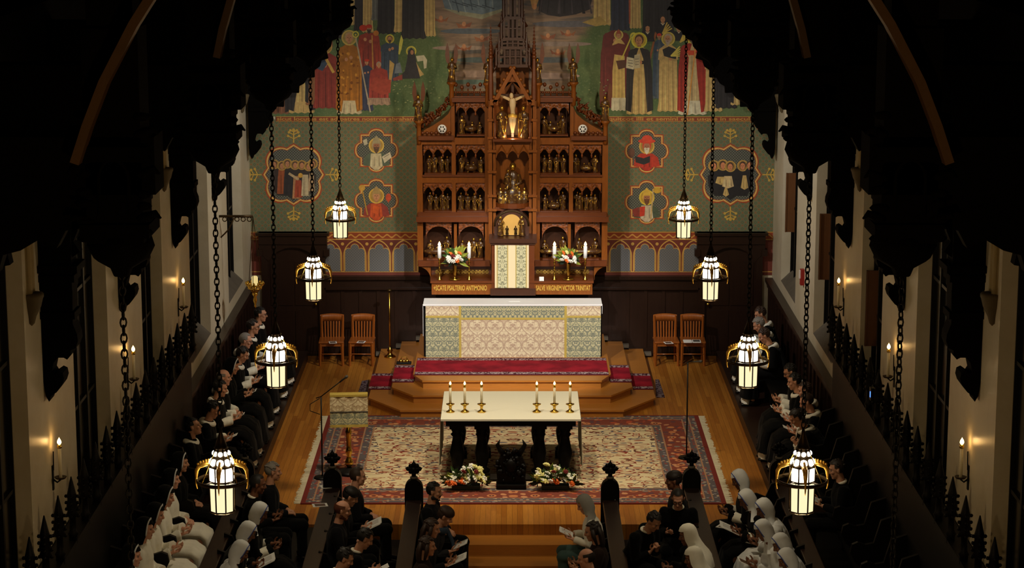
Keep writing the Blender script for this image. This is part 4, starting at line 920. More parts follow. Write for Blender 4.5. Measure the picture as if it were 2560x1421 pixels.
# ================================================================ rug, altar table, candles, flowers, chairs
emit('flame', (255, 196, 110), 26); emit('lamp_white', (255, 250, 236), 11); emit('lamp_cream', (255, 240, 188), 1.08); emit('wax_glow', (255, 226, 150), .8); emit('blue_led', (70, 120, 255), 4)
def rug_mat():
    m = bpy.data.materials.new('persian_rug'); t = NT(m); o = t.obj(); x, y, z = t.sep(o)
    HX, HY = 3.02, 2.53
    d = t.f('MINIMUM', t.f('SUBTRACT', HX, t.f('ABSOLUTE', x)), t.f('SUBTRACT', HY, t.f('ABSOLUTE', y)))
    wa = t.noise(o, 2.2, 2); wb_ = t.noise(t.map(o, loc=(7, 3, 0)), 2.4, 2)
    mx = t.com(t.f('ABSOLUTE', x), y, 0)
    wx = t.com(t.f('ADD', t.f('ABSOLUTE', x), t.f('MULTIPLY', wa, .2)), t.f('ADD', y, t.f('MULTIPLY', wb_, .2)), 0)
    # field: cream ground, curling stems, lens-shaped palmettes
    def cells(sc, loc, mp=(.62, 1.25, 1)):
        v = t.map(wx, mp, loc); a = t.vor(v, sc); r1, r2, r3 = t.sep(t.vor(v, sc, out='Color')); return a, r1, r2
    cream = t.mix(t.noise(o, 3, 3), lin((202, 184, 144)), lin((220, 204, 168)))
    st, s1, s2 = cells(2.7, (3, 1, 0), (1, 1.2, 1)); e2, e3, e4 = cells(3.9, (9, 4, 0), (1, 1.2, 1))
    f = t.mix(t.f('LESS_THAN', t.f('ABSOLUTE', t.f('SUBTRACT', st, .42)), .022), cream, lin((96, 66, 52)))
    f = t.mix(t.f('LESS_THAN', t.f('ABSOLUTE', t.f('SUBTRACT', e2, .36)), .024), f, lin((138, 70, 52)))
    for sc, loc, rs, cols in ((8.5, (1, 5, 0), (.38, .26, .13), ((146, 70, 54), (98, 90, 94), (168, 120, 88), (122, 104, 86))), (5.0, (0, 0, 0), (.47, .39, .20), ((124, 52, 44), (84, 82, 94), (146, 76, 56), (104, 58, 50)))):
        a_, c1_, c2_ = cells(sc, loc, (.56, 1.3, 1)); cc = t.ramp(c1_, [(0, lin(cols[0])), (.35, lin(cols[1])), (.6, lin(cols[2])), (.82, lin(cols[3]))], True); dd = t.ramp(c2_, [(0, lin((150, 66, 50))), (.5, lin((92, 88, 100)))], True)
        f = t.mix(t.f('LESS_THAN', a_, rs[0]), f, cc); f = t.mix(t.f('LESS_THAN', a_, rs[1]), f, lin((210, 192, 154))); f = t.mix(t.f('LESS_THAN', a_, rs[2]), f, dd)
    # guard stripes
    gv = t.vor(o, 15); gc = t.vor(o, 15, out='Color'); h1, h2, h3 = t.sep(gc)
    guard = t.mix(t.f('LESS_THAN', gv, .36), lin((92, 84, 86)), t.ramp(h1, [(0, lin((176, 156, 130))), (.4, lin((150, 66, 52))), (.7, lin((134, 130, 132)))], True))
    # red main border with rosettes
    bv = t.vor(mx, 3.6, rnd=.3); bn = t.vor(wx, 9); bc = t.vor(wx, 9, out='Color'); k1, k2, k3 = t.sep(bc)
    bor = t.mix(t.f('LESS_THAN', bn, .40), lin((122, 64, 52)), t.ramp(k1, [(0, lin((190, 134, 96))), (.4, lin((96, 66, 70))), (.65, lin((168, 80, 56))), (.85, lin((120, 112, 104)))], True))
    bor = t.mix(t.f('LESS_THAN', bv, .26), bor, lin((186, 120, 78))); bor = t.mix(t.f('LESS_THAN', bv, .15), bor, lin((98, 44, 44))); bor = t.mix(t.f('LESS_THAN', bv, .07), bor, lin((206, 176, 130)))
    c = t.mix(t.f('LESS_THAN', d, .78), f, guard); c = t.mix(t.f('LESS_THAN', d, .645), c, bor); c = t.mix(t.f('LESS_THAN', d, .27), c, guard)
    for a in (.78, .645, .27, .155): c = t.mix(t.f('LESS_THAN', t.f('ABSOLUTE', t.f('SUBTRACT', d, a)), .012), c, lin((160, 120, 92)))
    c = t.mix(t.f('LESS_THAN', d, .05), c, lin((112, 46, 40)))
    t.bsdf(c, .95, 0, .1, t.noise(o, 90, 2), .003); M['persian_rug'] = m
rug_mat()
mat('rug_fringe', (206, 196, 166), .9, var=.15, vs=30)
rug = MB(); rug.box((-3.02, 31.13, .0), (3.06, 36.19, .016))
ro = rug.build('persian_rug', ['persian_rug'], label='large cream and red floral carpet with fringed ends under the altar table', cat='carpet', org=(.02, 33.66, 0))
for s in (-1, 1):
    fg = MB(); n = 150
    for i in range(n):
        yy = 31.15+5.02*i/n; x = .02+s*3.035; L = R.uniform(.075, .12)
        fg.prism([(x, yy), (x+s*L, yy+R.uniform(-.01, .012)), (x+s*L, yy+.026), (x, yy+.03)], .001, .010, 'z')
    f_ = fg.build('fringe', ['rug_fringe'], ro); f_['kind'] = 'stuff'
# ---- free-standing altar table
y0, y1, zt = 32.2, 33.9, .98
tb = thing('altar_table', 'free-standing dark wooden altar table on turned legs upon the patterned carpet', 'altar table', (-.02, 33.0, .016))
xa, xb = at_z(1104, 1047, zt).x, at_z(1450, 1047, zt).x
g = MB().box((xa+.02, y0+.02, zt-.03), (xb-.02, y1-.02, zt-.008)); g.box((xa+.06, y0+.05, zt-.12), (xb-.06, y1-.06, zt-.03)); g.build('top', ['black_oak'], tb)
for u in (1143, 1205, 1348, 1412):
    for yy in (y0+.2, y1-.25):
        x = at_y(u, 1110, y0+.2).x; c = MB(); r = .085
        c.cbox((x, yy, .075), (.24, .24, .118)); c.cbox((x, yy, zt-.15), (.22, .22, .06))
        c.lathe([(.11, .134), (.12, .16), (.07, .20), (.095, .30), (.11, .42), (.075, .60), (.065, .66), (.10, .70), (.07, .73), (.11, .81)], (x, yy, 0), 12)
        c.build('leg', ['black_oak'], tb)
g = MB().box((xa+.1, y0+.06, .016), (xb-.1, y0+.36, .05)); g.build('plinth', ['black_oak'], tb)
cl = MB(); n = 22
cl.box((xa-.012, y0-.012, zt-.006), (xb+.012, y1+.012, zt)); cl.box((xa-.012, y0-.016, zt-.028), (xb+.012, y0-.011, zt))
for s, xx in ((-1, xa-.012), (1, xb+.012)):
    vs = []
    for k in range(2):
        for i in range(n+1): vs.append((xx+s*(.004+(.016*math.sin(i*1.1) if k else 0)+(.02 if k else 0)), y0-.012+(y1-y0+.024)*i/n, zt if not k else .22))
    cl.add(vs, [(i, i+1, n+2+i, n+1+i) for i in range(n)], True)
cl.build('altar_cloth', ['linen_warm'], label='white cloth over the altar table hanging down at both ends', cat='altar cloth')
# carved dark emblem standing before the table
em = MB(); x, yy = at_y(1278, 1150, 31.95).x, 31.95
em.bbox((x, yy, .05), (.44, .26, .07), .015)
em.prism([(x-.20, .08), (x-.22, .34), (x-.16, .48), (x, .54), (x+.16, .48), (x+.22, .34), (x+.20, .08)], yy-.05, yy+.06, 'y')
r2 = random.Random(12)
for k in range(46):
    a = r2.uniform(0, 2*PI); q = r2.uniform(.05, .22); px, pz = x+q*math.cos(a), .32+q*math.sin(a)*1.05
    em.ball((px, yy-.06+r2.uniform(-.02, .02), pz), (r2.uniform(.018, .045), .035, r2.uniform(.018, .045)), 7, 5)
for s in (-1, 1):
    em.tube([(x+s*.10, yy, .5), (x+s*.16, yy, .58), (x+s*.20, yy-.01, .66), (x+s*.165, yy-.02, .74)], [.05, .04, .03, .006], 7)
    em.tube([(x+s*.03, yy-.02, .52), (x+s*.06, yy-.02, .60), (x+s*.10, yy-.02, .58)], [.04, .03, .008], 7)
em.ball((x, yy-.07, .36), (.09, .06, .11), 10, 7)
em.build('carved_emblem', ['black_oak'], label='black carved wooden emblem standing between the two flower arrangements', cat='carving')
# ---- candlesticks
def flame_at(mb, c, h=.05): mb.lathe([(.001, 0), (h*.2, h*.15), (h*.28, h*.35), (h*.2, h*.65), (.004, h*.88), (.0005, h)], c, 8)
def low_candlestick():
    t_ = thing('candlestick', 'x', 'candlestick', (0, 0, 0), 'candlesticks on the altar table')
    MB().lathe([(.001, 0), (.062, 0), (.064, .012), (.045, .022), (.022, .04), (.016, .06), (.024, .072), (.018, .085), (.04, .105), (.062, .118), (.064, .126), (.03, .128), (.02, .14), (.001, .142)], (0, 0, 0), 18).build('stick', ['brass'], t_)
    c = MB().lathe([(.019, .13), (.019, .40), (.001, .402)], (0, 0, 0), 12).build('candle', ['wax'], t_)
    MB().lathe([(.020, .375), (.021, .40), (.012, .415), (.006, .42)], (0, 0, 0), 12).build('follower', ['brass'], t_)
    m = MB(); flame_at(m, (0, 0, .412), .058); m.build('flame', ['flame'], t_); return t_
proto = low_candlestick()
for i, (u, lb) in enumerate(((1126, 'leftmost low brass candlestick with lit candle on the altar table'), (1162, 'second low brass candlestick from the left end of the altar table'), (1204, 'third low brass candlestick from the left end of the altar table'), (1342, 'third low brass candlestick from the right end of the altar table'), (1386, 'second low brass candlestick from the right end of the altar table'), (1425, 'rightmost low brass candlestick with lit candle on the altar table'))):
    o = proto if i == 0 else dup(proto); p = at_z(u, 1031, zt); o.location = (p.x, p.y, zt+.0005); o['label'] = lb
def tall_candlestick():
    t_ = thing('candlestick', 'x', 'candlestick', (0, 0, 0), 'tall candlesticks beside the tabernacle')
    MB().lathe([(.001, 0), (.045, 0), (.046, .012), (.02, .03), (.026, .06), (.012, .075), (.022, .10), (.010, .12), (.012, .18), (.022, .20), (.010, .22), (.013, .29), (.024, .31), (.012, .33), (.016, .36), (.036, .38), (.036, .39), (.001, .392)], (0, 0, 0), 12).build('stick', ['brass'], t_)
    MB().lathe([(.034, .39), (.034, .60), (.001, .602)], (0, 0, 0), 12).build('candle', ['linen'], t_)
    m = MB(); flame_at(m, (0, 0, .60), .09); m.build('flame', ['flame'], t_); return t_
pr = tall_candlestick()
zG = gz(702)
for i, (u, lb) in enumerate(((1099, 'tall brass candlestick left of the left vase by the reredos'), (1173, 'tall brass candlestick between the left vase and the tabernacle'), (1386, 'tall brass candlestick between the tabernacle and the right vase'), (1463, 'tall brass candlestick right of the right vase by the reredos'))):
    o = pr if i == 0 else dup(pr); p = at_z(u, 700, zG); o.location = (p.x, p.y, zG+.0005); o['label'] = lb
# ---- flowers
mat('petal_white', (240, 238, 226), .7); mat('petal_yellow', (232, 226, 150), .7); mat('petal_orange', (236, 116, 40), .6); mat('petal_red', (120, 26, 30), .6); mat('leaf', (62, 92, 40), .55, var=.3, vs=20); mat('leaf_light', (150, 160, 60), .55, var=.2); mat('leaf_dark', (26, 42, 28), .6)
def bloom_mesh(seed):
    r = random.Random(seed); m = MB()
    m.ball((0, 0, 0), (.5, .5, .42), 10, 6)
    for ring, (n, rr, zz, sz) in enumerate(((7, .62, -.05, .34), (6, .46, .16, .28), (4, .24, .32, .22))):
        for k in range(n):
            a = 2*PI*k/n+ring*.5; m.ball((rr*math.cos(a), rr*math.sin(a), zz), (sz, sz*.8, sz*.8), 6, 4, rot=(0, 0, a))
    return m
def put_bloom(parent, c, r, mt, cache={}):
    if mt not in cache:
        o = bloom_mesh(1).build('flower', [mt], parent, local=True); cache[mt] = o.data
    else:
        o = bpy.data.objects.new('flower', cache[mt]); o.parent = parent; COL.objects.link(o)
    o.location = Vector(c); o.scale = (r, r, r); o.rotation_euler = (R.uniform(.4, 1.2), R.uniform(-.4, .4), R.uniform(0, 3)); return o
def leaf_spray(mb, c, d, L, w):
    c, d = Vector(c), Vector(d).normalized(); s = d.cross(Vector((0, 1, .3))).normalized(); nrm = s.cross(d)
    pts = [(0, 0), (.3, .5), (.65, .42), (1, 0), (.65, -.42), (.3, -.5)]
    vs = [c+d*(a*L)+s*(b_*w)+nrm*(-.12*L*(abs(b_)+a*a)) for a, b_ in pts]; vs.append(c+d*.5*L)
    mb.add(vs, [(6, i, (i+1) % 6) for i in range(6)], True)
def vase_bouquet(u, lb, flip):
    p = at_z(u, 700, zG)
    va = thing('flower_vase', 'x', 'vase', (p.x, p.y, zG+.0005), 'brass vases on the gradine'); va['label'] = lb
    MB().lathe([(.001, 0), (.06, 0), (.062, .008), (.025, .03), (.016, .05), (.03, .10), (.036, .2), (.042, .30), (.05, .34), (.046, .345), (.04, .30), (.001, .29)], p+Vector((0, 0, .0005)), 16).build('vase', ['brass'], va)
    MB().lathe([(.10, .012), (.102, .02), (.06, .010)], p, 16, caps=False).build('saucer', ['gilding'], va)
    lf = MB(); rr = random.Random(int(u))
    for k in range(60):
        a = rr.uniform(0, 2*PI); e = rr.uniform(-.5, 1.3); d = Vector((math.cos(a)*math.cos(e), math.sin(a)*math.cos(e)*.7, math.sin(e)))
        lf.k = 1 if (d.x*flip > .1 and e > .3) or rr.random() < .25 else (2 if e < -.1 else 0)
        leaf_spray(lf, p+Vector((0, 0, .38))+d*.05, d, rr.uniform(.12, .26 if lf.k == 1 else .2), .07)
    lf.build('foliage', ['leaf', 'leaf_light', 'leaf_dark'], va)
    for dx, dz, c, r in ((-.10, .42, 'white', .055), (-.03, .37, 'white', .05), (.04, .38, 'orange', .05), (.08, .44, 'white', .055), (-.02, .46, 'red', .05), (-.06, .50, 'orange', .045), (.09, .51, 'orange', .045), (.03, .43, 'white', .05), (.03, .53, 'yellow', .04), (-.11, .36, 'white', .045), (.12, .39, 'white', .04)):
        put_bloom(va, (dx*flip, -.21+abs(dx)*.5, dz), r*1.2, 'petal_'+c)
vase_bouquet(1137, 'slender brass vase of white and orange flowers left of the tabernacle', 1); vase_bouquet(1421, 'slender brass vase of white and orange flowers right of the tabernacle', -1)
def arrangement(u0, u1, lb, seed):
    yy = 31.86; a, c = at_y(u0, 1190, yy).x, at_y(u1, 1190, yy).x; cx = (a+c)/2; rr = random.Random(seed)
    t_ = thing('flower_arrangement', lb, 'flowers', (cx, yy, .016), 'flower arrangements before the altar table')
    lf = MB()
    MB().bbox((cx, yy, .055), ((c-a)*.6, .16, .075), .02).build('trough', ['leaf_dark'], t_)
    for k in range(190):
        q = rr.uniform(-1, 1); an = rr.uniform(0, 2*PI); e = rr.uniform(-.35, 1.2); d = Vector((math.cos(an)*math.cos(e)+q*.6, math.sin(an)*math.cos(e), math.sin(e)))
        lf.k = 2 if e < .1 else (1 if rr.random() < .2 else 0)
        leaf_spray(lf, (cx+q*(c-a)*.40, yy+rr.uniform(-.12, .08), .13+(1-q*q)*.09), d, rr.uniform(.09, .19), .05)
    lf.build('foliage', ['leaf', 'leaf_light', 'leaf_dark'], t_)
    for k in range(46):
        q = rr.uniform(-1, 1); w_ = rr.uniform(0, 1)
        hgt = .13+.25*w_*(1-.55*abs(q-(.35 if seed == 5 else -.35)))
        col = 'orange' if (w_ < .22 and rr.random() < .6) else rr.choice(['white', 'white', 'yellow', 'white', 'yellow'])
        put_bloom(t_, (q*(c-a)*.43, -.17+.18*w_, hgt), rr.uniform(.038, .066), 'petal_'+col)
    for q in (-.1, .55): put_bloom(t_, (q*(c-a)*.4, -.13, .30), .045, 'petal_red')
arrangement(1106, 1224, 'low flower arrangement of white and orange blooms left of the carved emblem', 5); arrangement(1331, 1446, 'low flower arrangement of white and orange blooms right of the carved emblem', 6)
# ---- oak chairs with leaflets
def chair():
    t_ = thing('oak_chair', 'x', 'chair', (0, 0, 0), 'oak chairs against the wainscot'); W = 'chair_wood'
    MB().bbox((0, 0, .435), (.45, .44, .035), .012).build('seat', [W], t_)
    MB().box((-.2, -.19, .36), (.2, -.165, .42)).build('apron', [W], t_)
    for s in (-1, 1):
        MB().tube([(s*.195, -.185, .42), (s*.205, -.20, 0)], [.030, .022], 4, smooth=False).build('leg', [W], t_)
        MB().tube([(s*.185, .19, 0), (s*.185, .175, .43), (s*.195, .235, .84)], [.022, .027, .02], 4, smooth=False).build('leg', [W], t_)
        MB().tube([(s*.20, -.195, .16), (s*.186, .185, .16)], .012, 6).build('stretcher', [W], t_)
    MB().tube([(-.2, -.195, .22), (.2, -.195, .22)], .011, 6).build('stretcher', [W], t_)
    cr = MB(); n = 10
    cr.add([((-.215+.43*i/n), .232-.025*(1-((i-5)/5)**2)*-1+d, z+(.018*(1-((i-5)/5)**2) if z > .8 else 0)) for d in (0, .022) for z in (.735, .855) for i in range(n+1)], [(i, i+1, n+2+i, n+1+i) for i in range(n)]+[(2*n+3+i, 2*n+2+i, 3*n+3+i, 3*n+4+i) for i in range(n)]+[(n+1+i, n+2+i, 3*n+4+i, 3*n+3+i) for i in range(n)]+[(i+1, i, 2*n+2+i, 2*n+3+i) for i in range(n)], True)
    cr.build('crest_rail', [W], t_)
    for i in range(6):
        x = -.13+.26*i/5; MB().tube([(x*.95, .175, .45), (x, .222, .74)], [(.014, .007)]*2, 6, smooth=False).build('slat', [W], t_)
    return t_
c0 = chair()
CH = [(828, 'oak slat-back chair at the far left end of the wainscot by the left door'), (904, 'oak slat-back chair left of the brass pole stand'), (1666, 'oak slat-back chair nearest the altar on the right side'), (1733, 'oak slat-back chair beside the right door')]
for i, (u, lb) in enumerate(CH):
    o = c0 if i == 0 else dup(c0); p = at_z(u, 916, 0); o.location = (p.x, p.y+.2, .001); o.rotation_euler = (0, 0, (.02, -.04, .03, -.02)[i]); o['label'] = lb
def leaflet(name, c, w, h, rz=0, tilt=(0, 0), lb='', group=None, open_=False, img='sepia_print', th=.004, cat='booklet'):
    m = MB()
    m.cbox((0, 0, th/2), (w, h, th))
    m.mat(1).cbox((0, .0, th+.0004), (w*.74, h*.70, .0006))
    o = m.build(name, ['white_paper', img], label=lb, cat=cat, group=group, org=(0, 0, 0)); o.location = c; o.rotation_euler = (tilt[0], tilt[1], rz); return o
for i, (u, v, w, rz_, lb) in enumerate(((832, 857, .14, .15, 'leaflet with a dark picture lying on the far left oak chair'), (903, 856, .14, -.15, 'leaflet with a dark picture lying on the oak chair by the brass pole'), (1671, 858, .15, .2, 'leaflet with a dark picture lying on the right oak chair nearest the altar'))):
    p = at_z(u, v, .454); leaflet('leaflet', (p.x, p.y, .4555), w, .16, rz_, lb=lb, group='leaflets on the oak chairs')
p = at_z(1730, 855, .454)
bk = MB(); bk.cbox((-.08, 0, .008), (.15, .2, .014)); bk.cbox((.08, 0, .008), (.15, .2, .014)); bk.mat(1).cbox((.08, 0, .0155), (.12, .15, .001))
bk.build('booklet', ['white_paper', 'ink_grey'], label='opened white booklet lying on the oak chair beside the right door', cat='booklet', org=(0, 0, 0)).location = (p.x, p.y, .4555)
# ---- brass pole stand, bells, lectern, microphones
p = at_z(975, 892, .15); h = at_y(975, 724, p.y).z
bp = thing('brass_pole_stand', 'tall thin brass pole stand left of the high altar', 'stand', (p.x, p.y, .14))
MB().lathe([(.001, 0), (.11, 0), (.10, .02), (.05, .05), (.035, .09), (.055, .13), (.02, .17), (.016, .2)], (p.x, p.y, .14), 14).build('foot', ['brass'], bp)
MB().tube([(p.x, p.y, .33), (p.x, p.y, h)], .015, 8).build('pole', ['brass'], bp)
MB().lathe([(.016, 0), (.05, .01), (.055, .03), (.03, .05), (.001, .06)], (p.x, p.y, h-.04), 10).build('cap', ['bronze'], bp)
p = at_z(1010, 909, .29); be = thing('altar_bells', 'set of small brass altar bells on a black base on the second step', 'bells', (p.x, p.y, .281))
MB().bbox((p.x, p.y, .30), (.26, .12, .035), .01).build('base', ['iron_black'], be)
for k in (-1, 0, 1):
    MB().lathe([(.001, .05), (.012, .048), (.024, .03), (.032, .005), (.030, 0)], (p.x+k*.055, p.y-.02+.02*abs(k), .318), 12).build('bell', ['brass'], be)
MB().tube([(p.x-.07, p.y+.02, .318), (p.x-.04, p.y+.02, .40), (p.x+.04, p.y+.02, .40), (p.x+.07, p.y+.02, .318)], .007, 6).build('handle', ['brass'], be)
p = at_z(873, 1184, .02); lx, ly = p.x, p.y
le = thing('lectern', 'brass lectern on the carpet with a brocade cloth over its desk', 'lectern', (lx, ly, .016))
m = MB().lathe([(.001, .016), (.2, .016), (.2, .05), (.15, .07), (.06, .10), (.03, .12)], (lx, ly, 0), 8); m.build('foot', ['iron_black'], le)
MB().lathe([(.03, .12), (.06, .16), (.065, .2), (.04, .25), (.032, .30), (.055, .35), (.04, .40), (.035, .45), (.04, .62), (.05, .66), (.035, .70), (.03, .95)], (lx, ly, 0), 14).build('pole', ['brass'], le)
rzl = Matrix.Translation((lx, ly, 0))@Matrix.Rotation(.07, 4, 'Z')@Matrix.Translation((-lx, -ly, 0))
m = MB(); m.box((lx-.27, ly+.0, .90), (lx+.29, ly+.03, 1.2), (math.radians(-24), 0, 0)); m.box((lx-.27, ly-.02, .86), (lx+.29, ly+.06, .9)); m.xf(rzl); m.build('desk', ['dark_wood'], le)
damask('lectern_cloth', (214, 200, 164), (166, 142, 108), (190, 174, 138), .3, .26)
def cloth_strip(z0, z1, yo, mt, nm):
    m = MB(); n = 14; vs = [(lx-.27+.56*i/n, ly-.05-yo+(1.22-z)*-.10+.008*math.sin(i*1.4+z*3), z) for z in (z1, z0) for i in range(n+1)]
    m.add(vs, [(i, n+1+i, n+2+i, i+1) for i in range(n)], True); m.add([(a, b_+.008, c_) for a, b_, c_ in vs], [(i, i+1, n+2+i, n+1+i) for i in range(n)], True); m.xf(rzl); m.build(nm, [mt], le)
cloth_strip(.98, 1.235, 0, 'lectern_cloth', 'cloth'); cloth_strip(.79, .985, .004, 'damask_green', 'cloth_band'); cloth_strip(.755, .795, .008, 'galloon', 'fringe'); cloth_strip(.975, .99, .010, 'ink_grey', 'braid')
m = MB().box((lx-.27, ly-.06, 1.21), (lx+.29, ly+.1, 1.24)); m.xf(rzl); m.build('cloth_top', ['galloon'], le)
def mic(u, vb, vt, boom, lb, zb=0.0):
    p = at_z(u, vb, zb); h = at_y(u, vt, p.y).z; t_ = thing('microphone_stand', lb, 'microphone stand', (p.x, p.y, zb), 'black microphone stands')
    MB().lathe([(.001, 0), (.13, 0), (.12, .02), (.02, .03)], (p.x, p.y, zb+.001), 14).build('base', ['iron_black'], t_)
    MB().tube([(p.x, p.y, zb+.02), (p.x, p.y, h)], .011, 8).build('pole', ['iron_black'], t_)
    q = at_y(*boom, p.y-.1); MB().tube([(p.x-(q.x-p.x)*.25, p.y+.05, h-.03), (p.x, p.y, h+.005), q], .008, 6).build('boom', ['iron_black'], t_)
    d = (q-Vector((p.x, p.y, h))).normalized(); MB().tube([q-d*.03, q+d*.08, q+d*.10, q+d*.13], [.012, .014, .024, .018], 8).build('microphone', ['ink_grey'], t_)
    if u < 1000:
        c = MB().tube([(p.x-.02, p.y, h-.02), (p.x-.16, p.y-.05, h-.10), (p.x-.16, p.y-.05, h-.2), (p.x-.02, p.y-.02, h-.26)], .006, 6); c.build('cable', ['iron_black'], t_)
mic(806, 1196, 993, (853, 953), 'black microphone stand with a boom just left of the brass lectern', .016)
mic(1716, 1146, 906, (1738, 905), 'black microphone stand with a short arm on the right side of the carpet', .016)
# ---- hanging sanctuary lamp on a wall bracket
ys = 36.3; q0 = at_x(546, 538, -4.75); q1 = at_y(632, 541, ys); pl = at_y(637, 712, ys)
sl = thing('sanctuary_lamp', 'brass sanctuary lamp hanging from an iron bracket near the left door', 'lamp', (-4.75, ys, q1.z))
m = MB().tube([(-4.75, ys, q1.z), (q1.x, ys, q1.z)], .022, 6); m.tube([(-4.73, ys, q1.z-.35), (-4.6, ys, q1.z-.22), (q1.x-.3, ys, q1.z-.03)], .014, 6)
for k in range(5): m.torus((-4.66+.1*k, ys, q1.z-.05), .035, .008, 10, 4, rot=(PI/2, 0, 0))
m.build('bracket', ['bronze'], sl)
for k in range(3):
    a = 2*PI*k/3+.4; MB().tube([(q1.x, ys, q1.z), (pl.x+.13*math.cos(a), ys+.13*math.sin(a), pl.z)], .006, 5).build('cord', ['bronze'], sl)
m = MB().torus(pl, .14, .012, 20, 6); m.torus(pl+Vector((0, 0, -.06)), .11, .010, 20, 6)
for k in range(12): a = 2*PI*k/12; m.ball(pl+Vector((.14*math.cos(a), .14*math.sin(a), .025)), (.022, .022, .03), 6, 4); m.tube([pl+Vector((.14*math.cos(a), .14*math.sin(a), 0)), pl+Vector((.04*math.cos(a), .04*math.sin(a), -.13))], .008, 5)
m.lathe([(.04, -.13), (.05, -.16), (.02, -.2), (.035, -.26), (.012, -.33), (.02, -.36), (.001, -.4)], pl, 12); m.build('basket', ['brass'], sl)
MB().lathe([(.045, -.02), (.052, .05), (.052, .12), (.04, .14), (.001, .142)], pl, 12).build('candle_glass', ['wax_glow'], sl)
# ---- lanterns on chains
mat('gold_leaf', (236, 178, 62), .42, .35, var=.2, vs=40)
def lantern():
    t_ = thing('hanging_lantern', 'x', 'lantern', (0, 0, 0), 'chandelier lanterns over the stalls'); ph = PI/8-PI/2
    def oc(r, z, k): a = 2*PI*k/8+ph-PI/8*2; return Vector((r*math.cos(a), r*math.sin(a), z))
    fr = MB()
    for k in range(8):
        fr.tube([oc(.121, -.31, k), oc(.127, -.02, k), oc(.127, .15, k), oc(.085, .235, k), oc(.06, .325, k)], .008, 5)
        for z, r in ((-.305, .121), (.0, .127), (.15, .127)): fr.tube([oc(r, z, k), oc(r, z, k+1)], .010, 5)
    fr.lathe([(.06, .32), (.075, .33), (.06, .345), (.045, .40), (.02, .47), (.012, .52), (.001, .525)], (0, 0, 0), 8); fr.build('frame', ['bronze'], t_)
    for k in range(8):
        g = MB(); g.add([oc(.118, -.30, k), oc(.118, -.30, k+1), oc(.123, -.02, k+1), oc(.123, -.02, k)], [(0, 1, 2, 3)]); g.build('lower_pane', ['lamp_cream'], t_)
        g = MB(); g.add([oc(.123, .01, k), oc(.123, .01, k+1), oc(.123, .15, k+1), oc(.123, .15, k)], [(0, 1, 2, 3)]); g.build('upper_pane', ['lamp_white'], t_)
    g = MB(); g.lathe([(.118, .15), (.078, .235), (.055, .32)], (0, 0, 0), 8, ph=ph-PI/4, caps=False, smooth=False); g.build('dome', ['bronze'], t_)
    for row, (r, z, q) in enumerate(((.104, .195, .036), (.074, .277, .024))):
        for k in range(8):
            a = 2*PI*(k+.5)/8+ph-PI/4; g = MB(); g.lathe([(q, 0), (q*.92, .012), (q*.5, .02), (.001, .021)], (0, 0, 0), 12, caps=False)
            el = .45 if row == 0 else .3
            g.xf(Matrix.Translation((r*math.cos(a)*.93, r*math.sin(a)*.93, z))@Matrix.Rotation(a, 4, 'Z')@Matrix.Rotation(PI/2-el, 4, 'Y')); g.build('roundel', ['lamp_white'], t_)
    rg = MB(); 
    n = 32; pr = [(.238, -.018), (.246, -.018), (.246, .018), (.238, .018)]
    vs = [(r*math.cos(2*PI*i/n), r*math.sin(2*PI*i/n), z) for i in range(n) for r, z in pr]; rg.add(vs, [(i*4+j, ((i+1) % n)*4+j, ((i+1) % n)*4+(j+1) % 4, i*4+(j+1) % 4) for i in range(n) for j in range(4)], True)
    for k in range(4): a = PI/4+k*PI/2; rg.tube([(.12*math.cos(a), .12*math.sin(a), 0), (.24*math.cos(a), .24*math.sin(a), 0)], .007, 5)
    rg.build('ring', ['bronze'], t_)
    for k in range(4):
        a = k*PI/2; c, s = math.cos(a), math.sin(a); P = lambda r, z: (r*c, r*s, z)
        w_ = MB(); w_.tube([P(.13, .17), P(.18, .155), (P(.22, .14)), P(.242, .10), P(.248, .03)], [(.026, .018), (.030, .022), (.026, .022), (.022, .02), (.014, .012)], 7)
        for j, (r, z) in enumerate(((.125, .205), (.15, .20), (.178, .192), (.205, .182), (.228, .165))):
            w_.ball(P(r, z), (.014, .014, .016), 6, 4); w_.tube([P(r, z-.03), P(r+.004, z)], [.012, .006], 5)
        w_.tube([P(.248, .03), P(.252, -.04), P(.24, -.085)], [.012, .008, .004], 5); w_.build('gilded_bracket', ['gold_leaf'], t_)
        b_ = PI/4+k*PI/2; c2, s2 = math.cos(b_), math.sin(b_)
        MB().tube([(.05*c2, .05*s2, .36), (.242*c2, .242*s2, .015)], .005, 5).build('stay_rod', ['brass'], t_)
    for c_ in t_.children: c_.scale = (.85, .85, .85)
    ch = MB(); z = .44; k = 0
    while z < 2.58:
        m0 = len(ch.v); ch.torus((0, 0, 0), .019, .006, 10, 5); ch.xf(Matrix.Translation((0, 0, z+.035))@Matrix.Rotation(PI/2*(k % 2)+.4, 4, 'Z')@Matrix.Scale(1.6, 4, (0, 0, 1))@Matrix.Rotation(PI/2, 4, 'X'), m0); z += .05; k += 1
    ch.build('chain', ['iron_black'], t_); return t_
ZL, XL = 4.10, 2.40
TRY = [31.3, 26.95, 22.5, 18.1, 13.7]
lp = lantern(); first = True
LW = ['farthest', 'second farthest', 'third farthest', 'nearest in view', 'foremost']
for i, yy in enumerate(TRY):
    for s, sd in ((-1, 'left'), (1, 'right')):
        o = lp if first else dup(lp); first = False; o.location = (s*XL, yy, ZL)
        o['label'] = '%s glowing bronze lantern with gilded brackets on the %s side' % (LW[i], sd)
        for ch in o.children:
            if ch.name.startswith('chain'): ch['label'] = 'chain of dark iron links'
